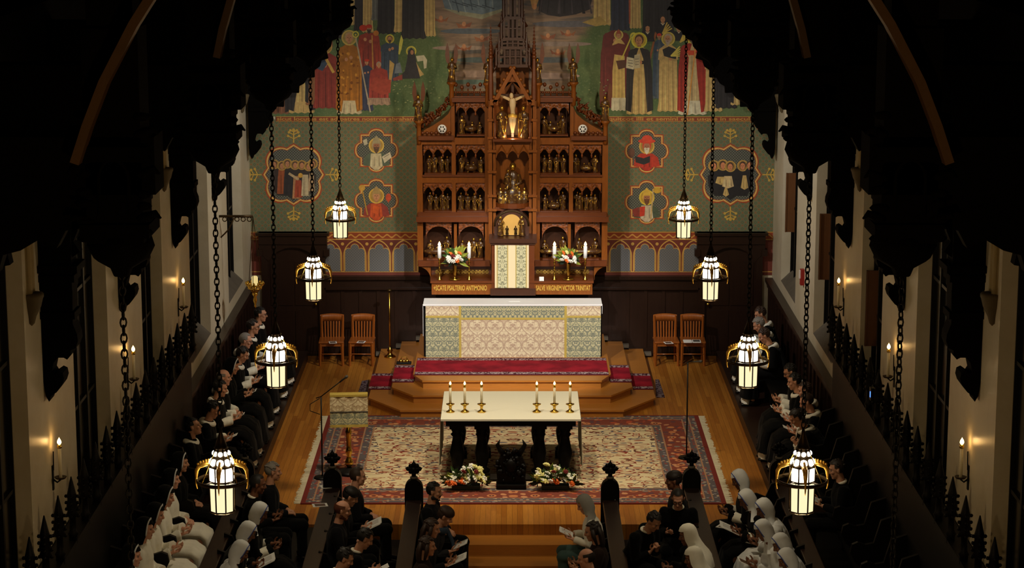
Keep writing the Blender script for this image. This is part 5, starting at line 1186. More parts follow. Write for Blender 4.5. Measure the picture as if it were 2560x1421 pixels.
# ---- wall sconces
def sconce(u, v, lb):
    s = -1 if u < 1280 else 1; p = at_x(u, v+6, s*4.665); t_ = thing('candle_sconce', lb, 'sconce', (s*4.75, p.y, p.z-.40), 'candle sconces on the side walls')
    z = p.z-.40
    m = MB(); m.cbox((s*4.743, p.y, z+.02), (.014, .05, .26)); m.tube([(s*4.74, p.y, z), (s*4.70, p.y, z-.03), (s*4.665, p.y, z)], .010, 6); m.tube([(s*4.735, p.y, z+.1), (s*4.73, p.y, z+.3)], .007, 5); m.build('bracket', ['iron_black'], t_)
    MB().lathe([(.001, 0), (.05, .01), (.065, .03), (.06, .032), (.02, .02)], (s*4.665, p.y, z), 12).build('drip_pan', ['bronze'], t_)
    MB().lathe([(.018, .02), (.018, .35), (.001, .352)], (s*4.665, p.y, z), 10).build('candle', ['wax'], t_)
    MB().lathe([(.022, .335), (.026, .345), (.024, .365), (.008, .375)], (s*4.665, p.y, z), 10).build('follower', ['brass'], t_)
    m = MB(); flame_at(m, (s*4.665, p.y, z+.37), .08); m.build('flame', ['flame'], t_)
    lamp('sconce_light', (s*4.665, p.y, z+.42), 1.1, (1, .62, .25), .02)
for u, v, lb in ((458, 697, 'lit candle sconce on the left wall nearest the altar'), (333, 868, 'lit candle sconce in the middle of the left wall'), (148, 1100, 'lit candle sconce on the left wall nearest the viewer'), (2097, 697, 'lit candle sconce on the right wall nearest the altar'), (2222, 862, 'lit candle sconce in the middle of the right wall'), (2405, 1100, 'lit candle sconce on the right wall nearest the viewer')): sconce(u, v, lb)
# ---- wooden panels in the right windows, alarm box, blue-lit device
for (ya, yb2), lb in (((37.3, 39.35), 'brown wooden shutter in the right window nearest the altar'), ((32.85, 34.97), 'brown wooden shutter in the right window behind the farthest sconce'), ((28.5, 30.25), 'brown wooden shutter in the right window between two sconces')):
    m = MB().box((4.77, yb2-.30, 2.58), (4.94, yb2-.27, 3.62)); m.box((4.77, yb2-.31, 2.58), (4.79, yb2-.26, 3.62)); m.box((4.92, yb2-.31, 2.58), (4.94, yb2-.26, 3.62))
    m.build('window_shutter', ['shutter_wood'], label=lb, cat='shutter', group='shutters in the right windows')
p = at_x(2010, 693, 4.75); m = MB().box((4.69, p.y-.06, p.z-.13), (4.752, p.y+.06, p.z+.13)); mat('alarm_red', (150, 24, 18), .5)
al_ = m.build('alarm_box', ['alarm_red'], label='small red alarm box with a white strobe on the right wall', cat='alarm'); MB().box((4.67, p.y-.03, p.z-.02), (4.69, p.y+.03, p.z+.11)).build('strobe', ['white_paper'], al_)
p = at_x(2180, 985, 4.38); m = MB().bbox(p, (.05, .12, .16), .01); dv = m.build('receiver', ['iron_black'], label='small black device with a blue light on the dark right stalls', cat='device'); MB().cbox((p.x-.026, p.y-.03, p.z), (.004, .03, .07)).build('indicator_light', ['blue_led'], dv)
# ================================================================ roof trusses, stone shafts, choir stalls
CORB = [(.0, 4.87), (.33, 4.87), (.32, 4.51), (.36, 4.40), (.365, 4.33), (.34, 4.26), (.285, 4.235), (.29, 4.19), (.25, 4.14), (.215, 4.16), (.155, 4.16), (.11, 4.105), (.09, 4.02), (.11, 3.985), (.16, 4.02), (.20, 4.0), (.21, 3.94), (.19, 3.88), (.13, 3.80), (.07, 3.76), (.05, 3.70), (.02, 3.76), (.0, 3.9)]
def sorted_box(x0, y0, z0, x1, y1, z1): return (min(x0, x1), min(y0, y1), min(z0, z1)), (max(x0, x1), max(y0, y1), max(z0, z1))
def truss(t, kind, lb, ribx=2.4):
    root = thing('roof_truss', lb, 'roof truss', (0, t, 3.7), 'hammerbeam roof trusses'); r = random.Random(int(t*10)); W = 'roof_wood'
    for s in (-1, 1):
        XP = 4.75 if kind != 'end' else 4.70
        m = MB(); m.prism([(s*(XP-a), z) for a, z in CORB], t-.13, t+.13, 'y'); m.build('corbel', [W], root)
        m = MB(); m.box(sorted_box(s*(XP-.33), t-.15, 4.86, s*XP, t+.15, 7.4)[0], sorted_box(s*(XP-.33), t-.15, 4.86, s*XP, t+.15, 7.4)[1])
        for z, e in ((5.08, .07), (4.98, .03), (4.60, .02)): a, b = sorted_box(s*(XP-.33-e), t-.15-e, z-.035, s*XP, t+.15+e, z+.035); m.box(a, b)
        m.build('wall_post', [W], root)
        if kind == 'short': pts = [(4.44, 5.05), (4.40, 5.5), (4.28, 6.0), (4.1, 6.4), (3.8, 6.75), (3.4, 7.0)]
        elif kind == 'end': pts = [(4.40, 4.3), (4.25, 4.55), (3.98, 4.80), (3.70, 5.05), (3.42, 5.35), (3.22, 5.7), (3.06, 6.05), (2.95, 6.5), (2.9, 7.0)]
        else: pts = [(4.44, 5.05), (4.36, 5.45), (4.22, 5.8), (4.0, 6.12), (3.7, 6.42), (3.35, 6.66), (3.0, 6.84), (2.6, 6.98)]
        edge = []
        for (a, b), (c, d) in zip(pts, pts[1:]):     # little cusps along the lower edge
            nx, nz = (d-b), -(c-a); L = math.hypot(nx, nz)
            for q, k in ((0, 0), (.28, -.02), (.5, .05), (.72, -.02)): edge.append((a+(c-a)*q-nx/L*k*1.2, b+(d-b)*q-nz/L*k*1.2))
        edge.append(pts[-1])
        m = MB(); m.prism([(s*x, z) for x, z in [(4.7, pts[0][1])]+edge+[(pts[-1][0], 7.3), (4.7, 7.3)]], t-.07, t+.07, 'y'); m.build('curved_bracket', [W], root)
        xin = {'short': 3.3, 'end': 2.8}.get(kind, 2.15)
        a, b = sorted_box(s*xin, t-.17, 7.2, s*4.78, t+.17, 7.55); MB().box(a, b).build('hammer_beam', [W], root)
        if kind == 'main':
            m = MB(); x = s*XL; m.cbox((x, t, 7.55), (.34, .34, 1.3)); m.cbox((x, t, 7.45), (.42, .42, .09)); m.cbox((x, t, 6.98), (.42, .42, .08))
            m.lathe([(.001, 6.66), (.05, 6.67), (.07, 6.72), (.17, 6.78), (.21, 6.86), (.19, 6.93)], (x, t, 0), 8)
            for k in range(9):
                for q in (-1, 1):
                    z = 6.95+.09*k+r.uniform(-.02, .02); m.ball((x+q*.18, t-.17, z), (.045+r.uniform(0, .02), .03, .028), 6, 4); 
                    if k % 3 == 1: m.tube([(x+q*.17, t-.16, z), (x+q*.25, t-.17, z+.03), (x+q*.28, t-.17, z+.0)], [.035, .025, .006], 5)
            ar = [(x-.09, 7.08)]+lancet(x-.09, x+.09, 7.3, 5, .7)+[(x+.09, 7.08)]
            m.tube([(a_, t-.18, b_) for a_, b_ in ar], .012, 5)
            m.build('pendant_post', [W], root)
            k = ribx-2.4
            P = [(2.40+k, 7.5), (2.34+k*.9, 7.72), (2.25+k*.8, 7.98), (2.1+k*.6, 8.32), (1.85+k*.4, 8.75), (1.5, 9.25), (1.0, 9.8), (.5, 10.2), (0, 10.35)]
            m = MB(); n = len(P)
            vs = []
            for i, (px_, pz_) in enumerate(P):
                j0, j1 = P[max(i-1, 0)], P[min(i+1, n-1)]; dx, dz = j1[0]-j0[0], j1[1]-j0[1]; L = math.hypot(dx, dz); nx, nz = dz/L, -dx/L
                for o_, yy in ((0, -.32), (.055, -.32), (.055, -.18), (0, -.18)): vs.append((s*(px_+nx*o_), t+yy, pz_+nz*o_+(-.1 if ribx > 2.4 else .12)))
            m.add(vs, [(i*4+j, i*4+(j+1) % 4, (i+1)*4+(j+1) % 4, (i+1)*4+j) for i in range(n-1) for j in range(4)]); m.build('arched_rib', ['rib_wood_lit' if t < 20 else 'roof_wood'], root)  # near ribs in a paler lit tone, far ribs dark: light put into colour
            a, b = sorted_box(s*(XL-.14), t-.14, 8.2, s*(XL+.14), t+.14, 10.9); MB().box(a, b).build('hammer_post', [W], root)
    if kind == 'main': MB().box((-2.7, t-.12, 10.45), (2.7, t+.12, 10.7)).build('collar_beam', [W], root)
def sorted_box(x0, y0, z0, x1, y1, z1): return (min(x0, x1), min(y0, y1), min(z0, z1)), (max(x0, x1), max(y0, y1), max(z0, z1))
TL = ['dark timber roof truss with hanging posts farthest down the nave, by the smallest lanterns', 'dark timber roof truss carrying the second farthest pair of lanterns', 'dark timber roof truss carrying the third farthest pair of lanterns', 'dark timber roof truss carrying the nearest lanterns in view', 'dark timber roof truss closest to the viewer with long curved ribs coloured as lit']
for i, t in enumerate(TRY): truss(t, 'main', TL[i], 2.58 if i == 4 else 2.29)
truss(35.6, 'short', 'dark timber wall bracket pair over the chancel nearest the altar wall'); truss(40.35, 'end', 'dark timber bracket pair against the painted altar wall')
for s, sd in ((-1, 'left'), (1, 'right')):
    for ya, lb in ((39.6, 'beside the altar wall'), (30.52, 'between the middle windows'), (21.85, 'nearest the viewer')):
        t_ = thing('wall_shaft', 'pair of slim stone shafts on a pointed corbel, %s wall %s' % (sd, lb), 'wall shaft', (s*4.75, ya, 4.6), 'stone shafts on the side walls')
        m = MB()
        for q in (-.055, .055): m.lathe([(.035, 4.9), (.035, 7.3)], (s*4.73, ya+q, 0), 8)
        m.box(*sorted_box(s*4.74, ya-.1, 4.9, s*4.75, ya+.1, 7.3)); m.build('shafts', ['stone'], t_)
        m = MB().lathe([(.001, 4.60), (.03, 4.63), (.05, 4.70), (.10, 4.80), (.12, 4.88), (.13, 4.9), (.13, 4.93), (.03, 4.94)], (s*4.73, ya, 0), 8); m.build('corbel', ['stone_dark'], t_)
# ---- choir stalls
def poppyhead(m, x, y, z, k=1.0):
    m.lathe([(.03*k, z), (.045*k, z+.02*k), (.03*k, z+.04*k)], (x, y, 0), 8)
    m.tube([(x, y, z+.03*k), (x, y, z+.10*k)], .03*k, 6)
    for dx, dz in ((0, .20), (-.075, .14), (.075, .14), (0, .085), (-.04, .18), (.04, .18), (-.04, .10), (.04, .10), (0, .14)): m.ball((x+dx*k, y, z+dz*k), (.036*k, .028*k, .034*k), 7, 5)
    for q in (-1, 1): m.tube([(x, y, z+.14*k), (x+q*.08*k, y, z+.14*k), (x+q*.118*k, y, z+.15*k)], [.04*k, .03*k, .003], 6)
    for k2 in (-1, 1): m.ball((x, y+k2*.05*k, z+.14*k), (.03*k, .03*k, .03*k), 6, 4)
    m.tube([(x, y, z+.2*k), (x, y, z+.265*k)], [.025*k, .003], 6)
ROWS = [(1.34, -.45, .45, .74, 'inner'), (2.45, -.2, .62, .89, 'second'), (3.64, -.02, .76, 1.02, 'third')]
STALL = {}
for s, sd in ((-1, 'left'), (1, 'right')):
    for ri, (X, fz, rz_, pz, nm) in enumerate(ROWS):
        t_ = thing('choir_stall', 'dark oak %s choir stall row on the %s side with flat capped rail' % (nm, sd), 'choir stall', (s*X, 29.9, fz), 'rows of choir stalls'); STALL[(s, ri+1)] = t_
        y0, y1 = 20.0, 29.85
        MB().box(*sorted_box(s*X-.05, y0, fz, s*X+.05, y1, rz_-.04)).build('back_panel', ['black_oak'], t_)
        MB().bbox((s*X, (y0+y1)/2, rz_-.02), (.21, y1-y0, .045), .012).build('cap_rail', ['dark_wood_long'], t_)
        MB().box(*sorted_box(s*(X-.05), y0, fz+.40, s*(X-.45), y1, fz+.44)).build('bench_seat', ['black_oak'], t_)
        m = MB(); w = .125
        m.prism([(s*X-w, fz), (s*X-w, pz-.14)]+[(s*X-w*math.cos(PI*k/10), pz-.14+.14*math.sin(PI*k/10)) for k in range(11)]+[(s*X+w, pz-.14), (s*X+w, fz)], 29.82, 29.94, 'y')
        m.build('end_post', ['black_oak'], t_)
        m = MB(); poppyhead(m, s*X, 29.88, pz, 1.0); m.build('poppyhead', ['black_oak'], t_)
        MB().lathe([(.034, pz+.002), (.052, pz+.006), (.052, pz+.030), (.034, pz+.034)], (s*X, 29.88, 0), 12).build('collar_band', ['sill_stone'], t_)
    # wall stalls with tall backs and pinnacles
    t_ = thing('panelled_stalls', 'tall-backed dark choir stalls with pinnacles along the %s wall' % sd, 'choir stall', (s*4.65, 25.8, .2), 'stalls along the side walls'); STALL[(s, 'wall')] = t_
    MB().box(*sorted_box(s*4.6, 20, .2, s*4.72, 31.7, 2.1)).build('back_panel', ['black_oak'], t_)
    MB().box(*sorted_box(s*4.52, 20, 2.06, s*4.73, 31.7, 2.16)).build('cornice', ['black_oak'], t_)
    MB().box(*sorted_box(s*4.15, 20, .60, s*4.6, 31.7, .64)).build('bench_seat', ['black_oak'], t_)
    m = MB(); 
    yy = 31.6; k = 0
    while yy > 20.4:
        m = MB(); m.lathe([(.045, 2.12), (.045, 2.2), (.06, 2.23), (.04, 2.26), (.035, 2.40), (.065, 2.43), (.05, 2.47), (.06, 2.52), (.045, 2.60), (.055, 2.63), (.042, 2.68), (.02, 2.78), (.006, 2.84)], (s*4.56, yy, 0), 8)
        for q in range(4):
            for a in range(4): m.ball((s*4.56+.06*math.cos(a*PI/2), yy+.06*math.sin(a*PI/2), 2.42+.07*q), .020, 5, 4)
        m.build('pinnacle', ['black_oak'], t_)
        yy -= .69; k += 1
    # low bench along the chancel wall where the friars sit
    t_ = thing('chancel_bench', 'low dark bench against the wainscot on the %s side of the chancel' % sd, 'bench', (s*4.4, 35, .17), 'benches along the chancel walls')
    MB().box(*sorted_box(s*4.15, 31.8, .58, s*4.62, 39.6, .62)).build('bench_seat', ['black_oak'], t_)
    for i in range(11): yy = 31.9+i*.76; MB().box(*sorted_box(s*4.18, yy-.03, .17, s*4.6, yy+.03, .58)).build('support', ['black_oak'], t_)
# ================================================================ people (local frame: facing +x, left hand +y, floor z=0)
for n_, c_ in (('cloth_black', (4, 4, 4)), ('cloth_white', (240, 235, 220)), ('cloth_cool_white', (222, 224, 224)), ('cloth_charcoal', (17, 17, 20)), ('cloth_navy', (30, 34, 48)), ('cloth_brown', (38, 26, 21)), ('cloth_teal', (62, 84, 80)), ('cloth_grey', (40, 40, 42)), ('scarf_blue', (52, 66, 84)), ('stripe_blue', (66, 84, 150)), ('lace_grey', (150, 148, 142)), ('leather_black', (16, 15, 15))):
    mat(n_, c_, .85 if 'leather' not in n_ else .35, spec=.12 if 'leather' not in n_ else .4, var=.18, vs=7, sheen=.04 if 'leather' not in n_ else 0)
for n_, c_ in (('hair_black', (20, 16, 14)), ('hair_brown', (52, 34, 24)), ('hair_grey', (128, 122, 116)), ('hair_red', (96, 50, 28)), ('hair_dark', (34, 25, 20))): mat(n_, c_, .6, var=.35, vs=60)
mat('eye_white', (112, 104, 98), .5); mat('eye_dark', (30, 22, 18), .3); mat('lips', (150, 86, 76), .5); mat('spectacle', (24, 22, 22), .3, .4)
MB.VUP = (1, 0, 0)
POSE = dict(   # lean, head pitch (down +), arms
    sit=(3, 4, 'lap'), up=(-2, -14, 'lap'), read=(9, 26, 'book'), bend=(19, 30, 'book'), bow=(30, 34, 'clasp'), look=(5, 12, 'book'))
def skel(pose):
    lean, pitch, arms = POSE[pose]; a = math.radians(lean); c, s = math.cos(a), math.sin(a)
    T = lambda x, y, z: Vector((x*c+z*s, y, .52+z*c-x*s))
    K = dict(T=T, pitch=math.radians(pitch), arms=arms, lean=a)
    K['neck'] = T(0, 0, .50); hd = T(.005, 0, .60); K['head'] = hd+Vector((.035+.05*max(0, math.sin(math.radians(pitch))), 0, .085-.03*max(0, math.sin(math.radians(pitch)))))
    for q, nm in ((1, 'L'), (-1, 'R')):
        sh = T(-.005, q*.178, .445); K['sh'+nm] = sh
        if arms == 'lap': K['el'+nm] = T(.03, q*.235, .185)+Vector((.02, 0, 0)); K['wr'+nm] = Vector((.25, q*.085, .655)); K['hd'+nm] = Vector((.78, -q*.55, -.18)).normalized(); K['pn'+nm] = Vector((-.1, -q*.4, -.9)).normalized()
        elif arms == 'book': K['el'+nm] = T(.08, q*.235, .20); K['wr'+nm] = K['el'+nm]+Vector((.20, -q*.115, .04)); K['hd'+nm] = Vector((.8, -q*.25, .25)).normalized(); K['pn'+nm] = Vector((-.2, -q*.75, .62)).normalized()
        else: K['el'+nm] = T(.16, q*.20, .19); K['wr'+nm] = K['el'+nm]+Vector((.14, -q*.14, .12)); K['hd'+nm] = Vector((.45, -q*.35, .8)).normalized(); K['pn'+nm] = Vector((0, -q*1, .1)).normalized()
        K['hip'+nm] = Vector((0, q*.095, .50)); K['kn'+nm] = Vector((.43, q*.125, .50)); K['an'+nm] = Vector((.44, q*.11, .085))
    return K
def torso(mb, K, k=1.0, kz=1.0, top=True):
    T = K['T']; rings = [(-.06, .175, .125), (.0, .185, .135), (.12, .158, .118), (.25, .172, .122), (.36, .19, .118), (.43, .178, .098), (.475, .12, .078)]+([(.52, .058, .06)] if top else [])
    mb.tube([T(.0 if z > .1 else -.01, 0, z) for z, a, b in rings], [(a*k, b*k) for z, a, b in rings], 18)
def hand(mb, w, d, n, q):
    ac = d.cross(n).normalized()*q; n = ac.cross(d).normalized()*q if (ac.cross(d)).dot(n) < 0 else ac.cross(d).normalized()
    if n.dot(n) and n.dot(K_n) < 0: n = -n
    mb.tube([w-d*.02, w+d*.03, w+d*.06, w+d*.09], [(.026, .020), (.034, .017), (.040, .016), (.038, .013)], 10)
    for i, L in enumerate((.068, .078, .072, .056)):
        b = w+d*.082+ac*(-.031+.0207*i); c1 = b+d*L*.45+n*.008; c2 = c1+(d*.75+n*.65).normalized()*L*.32; c3 = c2+(d*.35+n*.95).normalized()*L*.28
        mb.tube([b, c1, c2, c3], [.0098, .0092, .0085, .0062], 7)
    t0 = w+d*.028-ac*.030; t1 = t0-ac*.026+d*.026+n*.012; t2 = t1+d*.030+n*.014-ac*.004; mb.tube([t0, t1, t2], [.014, .0115, .008], 7)
def headm(K): return Matrix.Translation(K['head'])@Matrix.Rotation(K['pitch'], 4, 'Y')
def body_mesh(pose):
    global K_n
    K = skel(pose); mb = MB(); torso(mb, K, .93)
    H = headm(K)
    mb.tube([K['neck']-Vector((.005, 0, .03)), (K['neck']+K['head'])/2-Vector((.01, 0, 0)), K['head']+Vector((-.012, 0, -.03))], [.062, .054, .056], 12)
    st = len(mb.v)
    mb.ball((-.012, 0, .032), (.096, .075, .092), 20, 14); mb.ball((.022, 0, -.042), (.066, .057, .078), 16, 12); mb.ball((.058, 0, -.098), (.028, .030, .022), 10, 8)     # skull, jaw, chin
    mb.tube([(.076, 0, .030), (.094, 0, .0), (.107, 0, -.022), (.092, 0, -.034)], [.011, .012, .016, .012], 8)   # nose
    mb.tube([(.068, -.045, .034), (.083, -.02, .042), (.085, 0, .036), (.083, .02, .042), (.068, .045, .034)], .011, 7)  # brow
    for q in (-1, 1):
        mb.ball((.060, q*.040, -.018), (.026, .022, .022), 8, 6); mb.ball((-.008, q*.079, -.002), (.018, .012, .031), 8, 6); mb.ball((-.014, q*.086, .012), (.012, .007, .016), 6, 5)
    mb.tube([(.066, -.022, -.066), (.083, -.009, -.062), (.083, .009, -.062), (.066, .022, -.066)], .008, 6); mb.tube([(.066, -.018, -.076), (.08, 0, -.078), (.066, .018, -.076)], .0085, 6)
    mb.xf(H, st)
    for q, nm in ((1, 'L'), (-1, 'R')):
        mb.ball(K['sh'+nm], (.062, .062, .06), 10, 8); e = K['el'+nm]; w = K['wr'+nm]
        mb.tube([K['sh'+nm], (K['sh'+nm]*.5+e*.5), e, e*.6+w*.4, w], [.056, .050, .042, .041, .027], 10)
        K_n = K['pn'+nm]; hand(mb, w, K['hd'+nm], K['pn'+nm], q)
        h, kn, an = K['hip'+nm], K['kn'+nm], K['an'+nm]
        mb.tube([h, h*.5+kn*.5, kn], [.078, .064, .048], 12); mb.tube([kn+Vector((.0, 0, .0)), kn*.6+an*.4+Vector((-.01, 0, 0)), an], [.048, .046, .034], 12)
        mb.tube([an+Vector((-.06, 0, -.045)), an+Vector((.05, 0, -.035)), an+Vector((.13, 0, -.055)), an+Vector((.175, 0, -.062))], [(.032, .035), (.038, .036), (.042, .022), (.03, .016)], 10)
    o = mb.build('tmp', ['skin'], org=(0, 0, 0)); remesh(o, .0078, 2); me = o.data; bpy.data.objects.remove(o); return me
def wrinkle(me, amp, sc, seed):
    import numpy as np
    n = len(me.vertices); co = np.empty(n*3, 'f'); me.vertices.foreach_get('co', co); nr = np.empty(n*3, 'f'); me.vertex_normals.foreach_get('vector', nr)
    co = co.reshape(-1, 3); nr = nr.reshape(-1, 3); nz = mnoise.noise
    d = np.array([nz((x*sc*.6+seed, y*sc*1.6, z*sc*.5))+.5*nz((x*sc*2, y*sc*3+seed, z*sc)) for x, y, z in co.tolist()], 'f')
    me.vertices.foreach_set('co', (co+nr*(amp*d)[:, None]).ravel()); me.update()
def garment(mb, m, vox=.0135, amp=.010, sc=7, seed=1):
    o = mb.build('tmp', [m], org=(0, 0, 0)); remesh(o, vox, 2); me = o.data; bpy.data.objects.remove(o); wrinkle(me, amp, sc, seed); return me
def g_torso_sleeves(K, mb, k, sl, cuff):
    torso(mb, K, k, top=True)
    for nm in 'LR':
        e, w = K['el'+nm], K['wr'+nm]; mb.ball(K['sh'+nm], (.078, .072, .07), 10, 8)
        if cuff == 0: mb.tube([K['sh'+nm], K['sh'+nm]*.5+e*.5, e, e*.75+w*.25], [.074, .072, .072, .085], 12)
        else: mb.tube([K['sh'+nm], K['sh'+nm]*.5+e*.5, e, e*.5+w*.5, e*.08+w*.92], [.072*sl, .066*sl, .060*sl, .052*sl, cuff], 12)
def g_lap(mb, k=1.0, foot=.05, flare=1.0):
    mb.tube([(-.06, 0, .50), (.1, 0, .53), (.28, 0, .535), (.42, 0, .525), (.50, 0, .47), (.525, 0, .36), (.53, 0, .2), (.54, 0, foot)], [(.205*k, .13*k), (.205*k, .115*k), (.205*k, .095*k), (.21*k, .09*k), (.215*k, .09), (.22*k*flare, .09), (.23*k*flare, .10), (.245*k*flare, .12)], 20)
    mb.tube([(.15, 0, .46), (.35, 0, .44), (.43, 0, .3), (.44, 0, foot)], [(.19*k, .08), (.19*k, .08), (.2*k*flare, .10), (.22*k*flare, .12)], 14)
PIECE = {}
def piece(nm, pose):
    key = (nm, pose)
    if key in PIECE: return PIECE[key]
    K = skel(pose); mb = MB(); me = None; H = headm(K)
    if nm == 'body': me = body_mesh(pose)
    elif nm in ('cape', 'white_habit', 'dark_habit', 'sari'):
        m = {'cape': 'cloth_black', 'white_habit': 'cloth_white', 'dark_habit': 'cloth_black', 'sari': 'cloth_cool_white'}[nm]
        g_torso_sleeves(K, mb, 1.2, 1.1, 0 if nm == 'cape' else .085); g_lap(mb, 1.05, .13 if nm == 'cape' else .04)
        if nm == 'cape': mb.tube([K['T'](-.10, 0, .42), K['T'](-.12, 0, .2), (-.14, 0, .46)], [(.17, .05), (.24, .06), (.25, .08)], 14)
        if nm == 'sari': mb.tube([K['T'](.09, .12, .44), K['T'](.13, 0, .25), K['T'](.12, -.14, .1), (.2, -.15, .6)], [(.09, .02)]*4, 8)
        me = garment(mb, m, .0135, .012 if nm != 'sari' else .018, 7 if nm != 'sari' else 10, len(PIECE))
    elif nm == 'scapular':   # white tunic showing below the cape
        mb.tube([(.50, 0, .22), (.535, 0, .12), (.55, 0, .03)], [(.15, .06), (.17, .07), (.19, .08)], 14); me = garment(mb, 'cloth_white', .014, .01, 9, 3)
    elif nm.startswith('sleeve'):     # both white undersleeves
        for q in nm[6]: e, w = K['el'+q], K['wr'+q]; mb.tube([e*.9+w*.1, e*.5+w*.5, e*.1+w*.9], [.058, .066, .07], 12)
        me = garment(mb, 'cloth_white', .010, .006, 12, 4)
    elif nm in ('collar', 'shirt_collar'):
        c = K['neck']; kk = 1 if nm == 'collar' else .62
        mb.tube([c+Vector((.085*math.cos(t)*kk*1.0-.01, .10*math.sin(t)*kk, -.012-.03*math.cos(t)*kk+(.03 if kk < 1 else .0))) for t in [2*PI*i/16 for i in range(17)]], (.040 if kk == 1 else .020), 8)
        if kk == 1: mb.ball(c+Vector((-.10, 0, -.02)), (.05, .085, .06), 10, 8)
        me = garment(mb, 'cloth_white', .009, .004, 14, 5)
    elif nm in ('jacket', 'coat', 'white_top', 'brown_coat', 'grey_coat'):
        g_torso_sleeves(K, mb, 1.13, 1.05, .048); mb.tube([(-.08, 0, .44), (0, 0, .55), (.12, 0, .60)], [(.2, .13), (.2, .12), (.19, .06)], 14)
        me = garment(mb, {'jacket': 'cloth_black', 'coat': 'cloth_charcoal', 'white_top': 'cloth_white', 'brown_coat': 'cloth_brown', 'grey_coat': 'cloth_grey'}[nm], .0135, .009, 8, len(PIECE))
    elif nm in ('trousers', 'teal_trousers'):
        for q in 'LR':
            h, kn, an = K['hip'+q], K['kn'+q], K['an'+q]; mb.tube([h-Vector((.05, 0, 0)), h, h*.5+kn*.5, kn+Vector((.02, 0, 0))], [.10, .112, .098, .088], 12); mb.ball(kn+Vector((.01, 0, 0)), .088, 10, 8); mb.tube([kn, kn*.5+an*.5, an+Vector((0, 0, .0))], [.078, .072, .066], 12)
        mb.ball((-.02, 0, .49), (.13, .185, .09), 12, 8); me = garment(mb, 'cloth_black' if nm == 'trousers' else 'cloth_teal', .0135, .008, 8, 6)
    elif nm.startswith('shoe'):
        for q in nm[4]:
            a = K['an'+q]; mb.tube([a+Vector((-.075, 0, -.045)), a+Vector((0, 0, -.03)), a+Vector((.09, 0, -.045)), a+Vector((.17, 0, -.058)), a+Vector((.20, 0, -.062))], [(.036, .036), (.042, .05), (.048, .034), (.045, .024), (.025, .015)], 12)
        me = mb.mesh('shoes', ['leather_black'])
    elif nm == 'face':
        for q in (-1, 1):
            mb.k = 0; mb.ball((.0745, q*.031, .014), (.010, .0135, .0085), 8, 6); mb.k = 1; mb.ball((.0825, q*.031, .014), (.004, .006, .006), 8, 6)
        mb.k = 2; mb.ball((.0865, 0, -.063), (.006, .020, .005), 8, 5); mb.ball((.0835, 0, -.074), (.006, .017, .005), 8, 5)
        mb.xf(H); me = mb.mesh('face', ['eye_white', 'eye_dark', 'lips'])
    elif nm == 'glasses':
        for q in (-1, 1): mb.torus((.098, q*.033, .012), .021, .003, 14, 5, rot=(0, PI/2, 0)); mb.tube([(.096, q*.054, .014), (.04, q*.078, .012), (-.01, q*.084, .01)], .0028, 5)
        mb.tube([(.10, -.012, .014), (.10, .012, .014)], .003, 5); mb.xf(H); me = mb.mesh('glasses', ['spectacle'])
    elif nm.startswith('hair'):
        _, style, col = nm.split(':')
        if 1:
            N = 22; rows = 12; vs = []; rr = random.Random(len(nm))
            for j in range(rows+1):
                ph = PI/2-(PI/2+.72)*j/rows
                for i in range(N): t = 2*PI*i/N; b = 1+.025*math.sin(i*5+j*3); vs.append(Vector((-.014+.106*b*math.cos(ph)*math.cos(t), .086*b*math.cos(ph)*math.sin(t), .034+.104*b*math.sin(ph))))
            fs = []
            for j in range(rows):
                for i in range(N):
                    t = 2*PI*(i+.5)/N; ph = PI/2-(PI/2+.72)*(j+.5)/rows; z = math.sin(ph); f = math.cos(t)*math.cos(ph)
                    lim = .50 if style != 'thin' else .72
                    if style == 'ring' and z > .42: continue
                    if (math.cos(t) > .35 and z < lim) or (math.cos(t) > -.05 and z < .02): continue
                    fs.append((j*N+i, (j+1)*N+i, (j+1)*N+(i+1) % N, j*N+(i+1) % N))
            mb.add(vs, fs, True)
            for i in range(16 if style not in ('ring', 'thin') else 0): t = rr.uniform(0, 2*PI); z = rr.uniform(.2, 1); mb.ball((-.014+.10*math.cos(t)*math.sqrt(1-z*z) if math.cos(t) < .3 or z > .6 else -.06, .08*math.sin(t)*math.sqrt(1-z*z), .034+.099*z), (.026, .022, .014), 7, 5)
            if style == 'long':
                mb.tube([(-.07, 0, .06), (-.095, 0, -.05), (-.09, 0, -.16), (-.08, 0, -.25)], [(.078, .035), (.088, .04), (.09, .04), (.06, .02)], 12)
                for q in (-1, 1): mb.tube([(.0, q*.078, .05), (.0, q*.088, -.04), (-.02, q*.085, -.16)], [.024, .028, .015], 8)
            if style == 'cap': mb.ball((-.012, 0, .066), (.111, .093, .078), 14, 9)
        mb.xf(H); me = mb.mesh('hair', ['hair_'+col])
    elif nm.startswith('beard'):
        for i in range(13):
            t = -1+2*i/12; mb.ball((.060-.066*t*t, .054*t*(1.1), -.072-.014*(1-abs(t))), (.019, .016, .030), 7, 5)
        mb.ball((.058, 0, -.105), (.030, .032, .022), 8, 6); mb.tube([(.074, -.03, -.058), (.092, 0, -.048), (.074, .03, -.058)], .009, 6); mb.xf(H); me = mb.mesh('beard', ['hair_'+nm.split(':')[1]])
    elif nm.startswith('veil'):
        _, m, back = nm.split(':')
        N = 30; prof = [(0.001, .150), (.055, .143), (.088, .118), (.108, .08), (.116, .03), (.118, -.03), (.122, -.09), (.14, -.15), (.175, -.21), (.205, -.27)]
        if back == 'long': prof += [(.225, -.36), (.235, -.46)]
        if back == 'close': prof = [(0.001, .142), (.05, .136), (.084, .112), (.102, .075), (.108, .03), (.108, -.03), (.104, -.085), (.10, -.13), (.13, -.19), (.175, -.235)]
        vs = []; Rp = Matrix.Rotation(-K['pitch'], 4, 'Y')
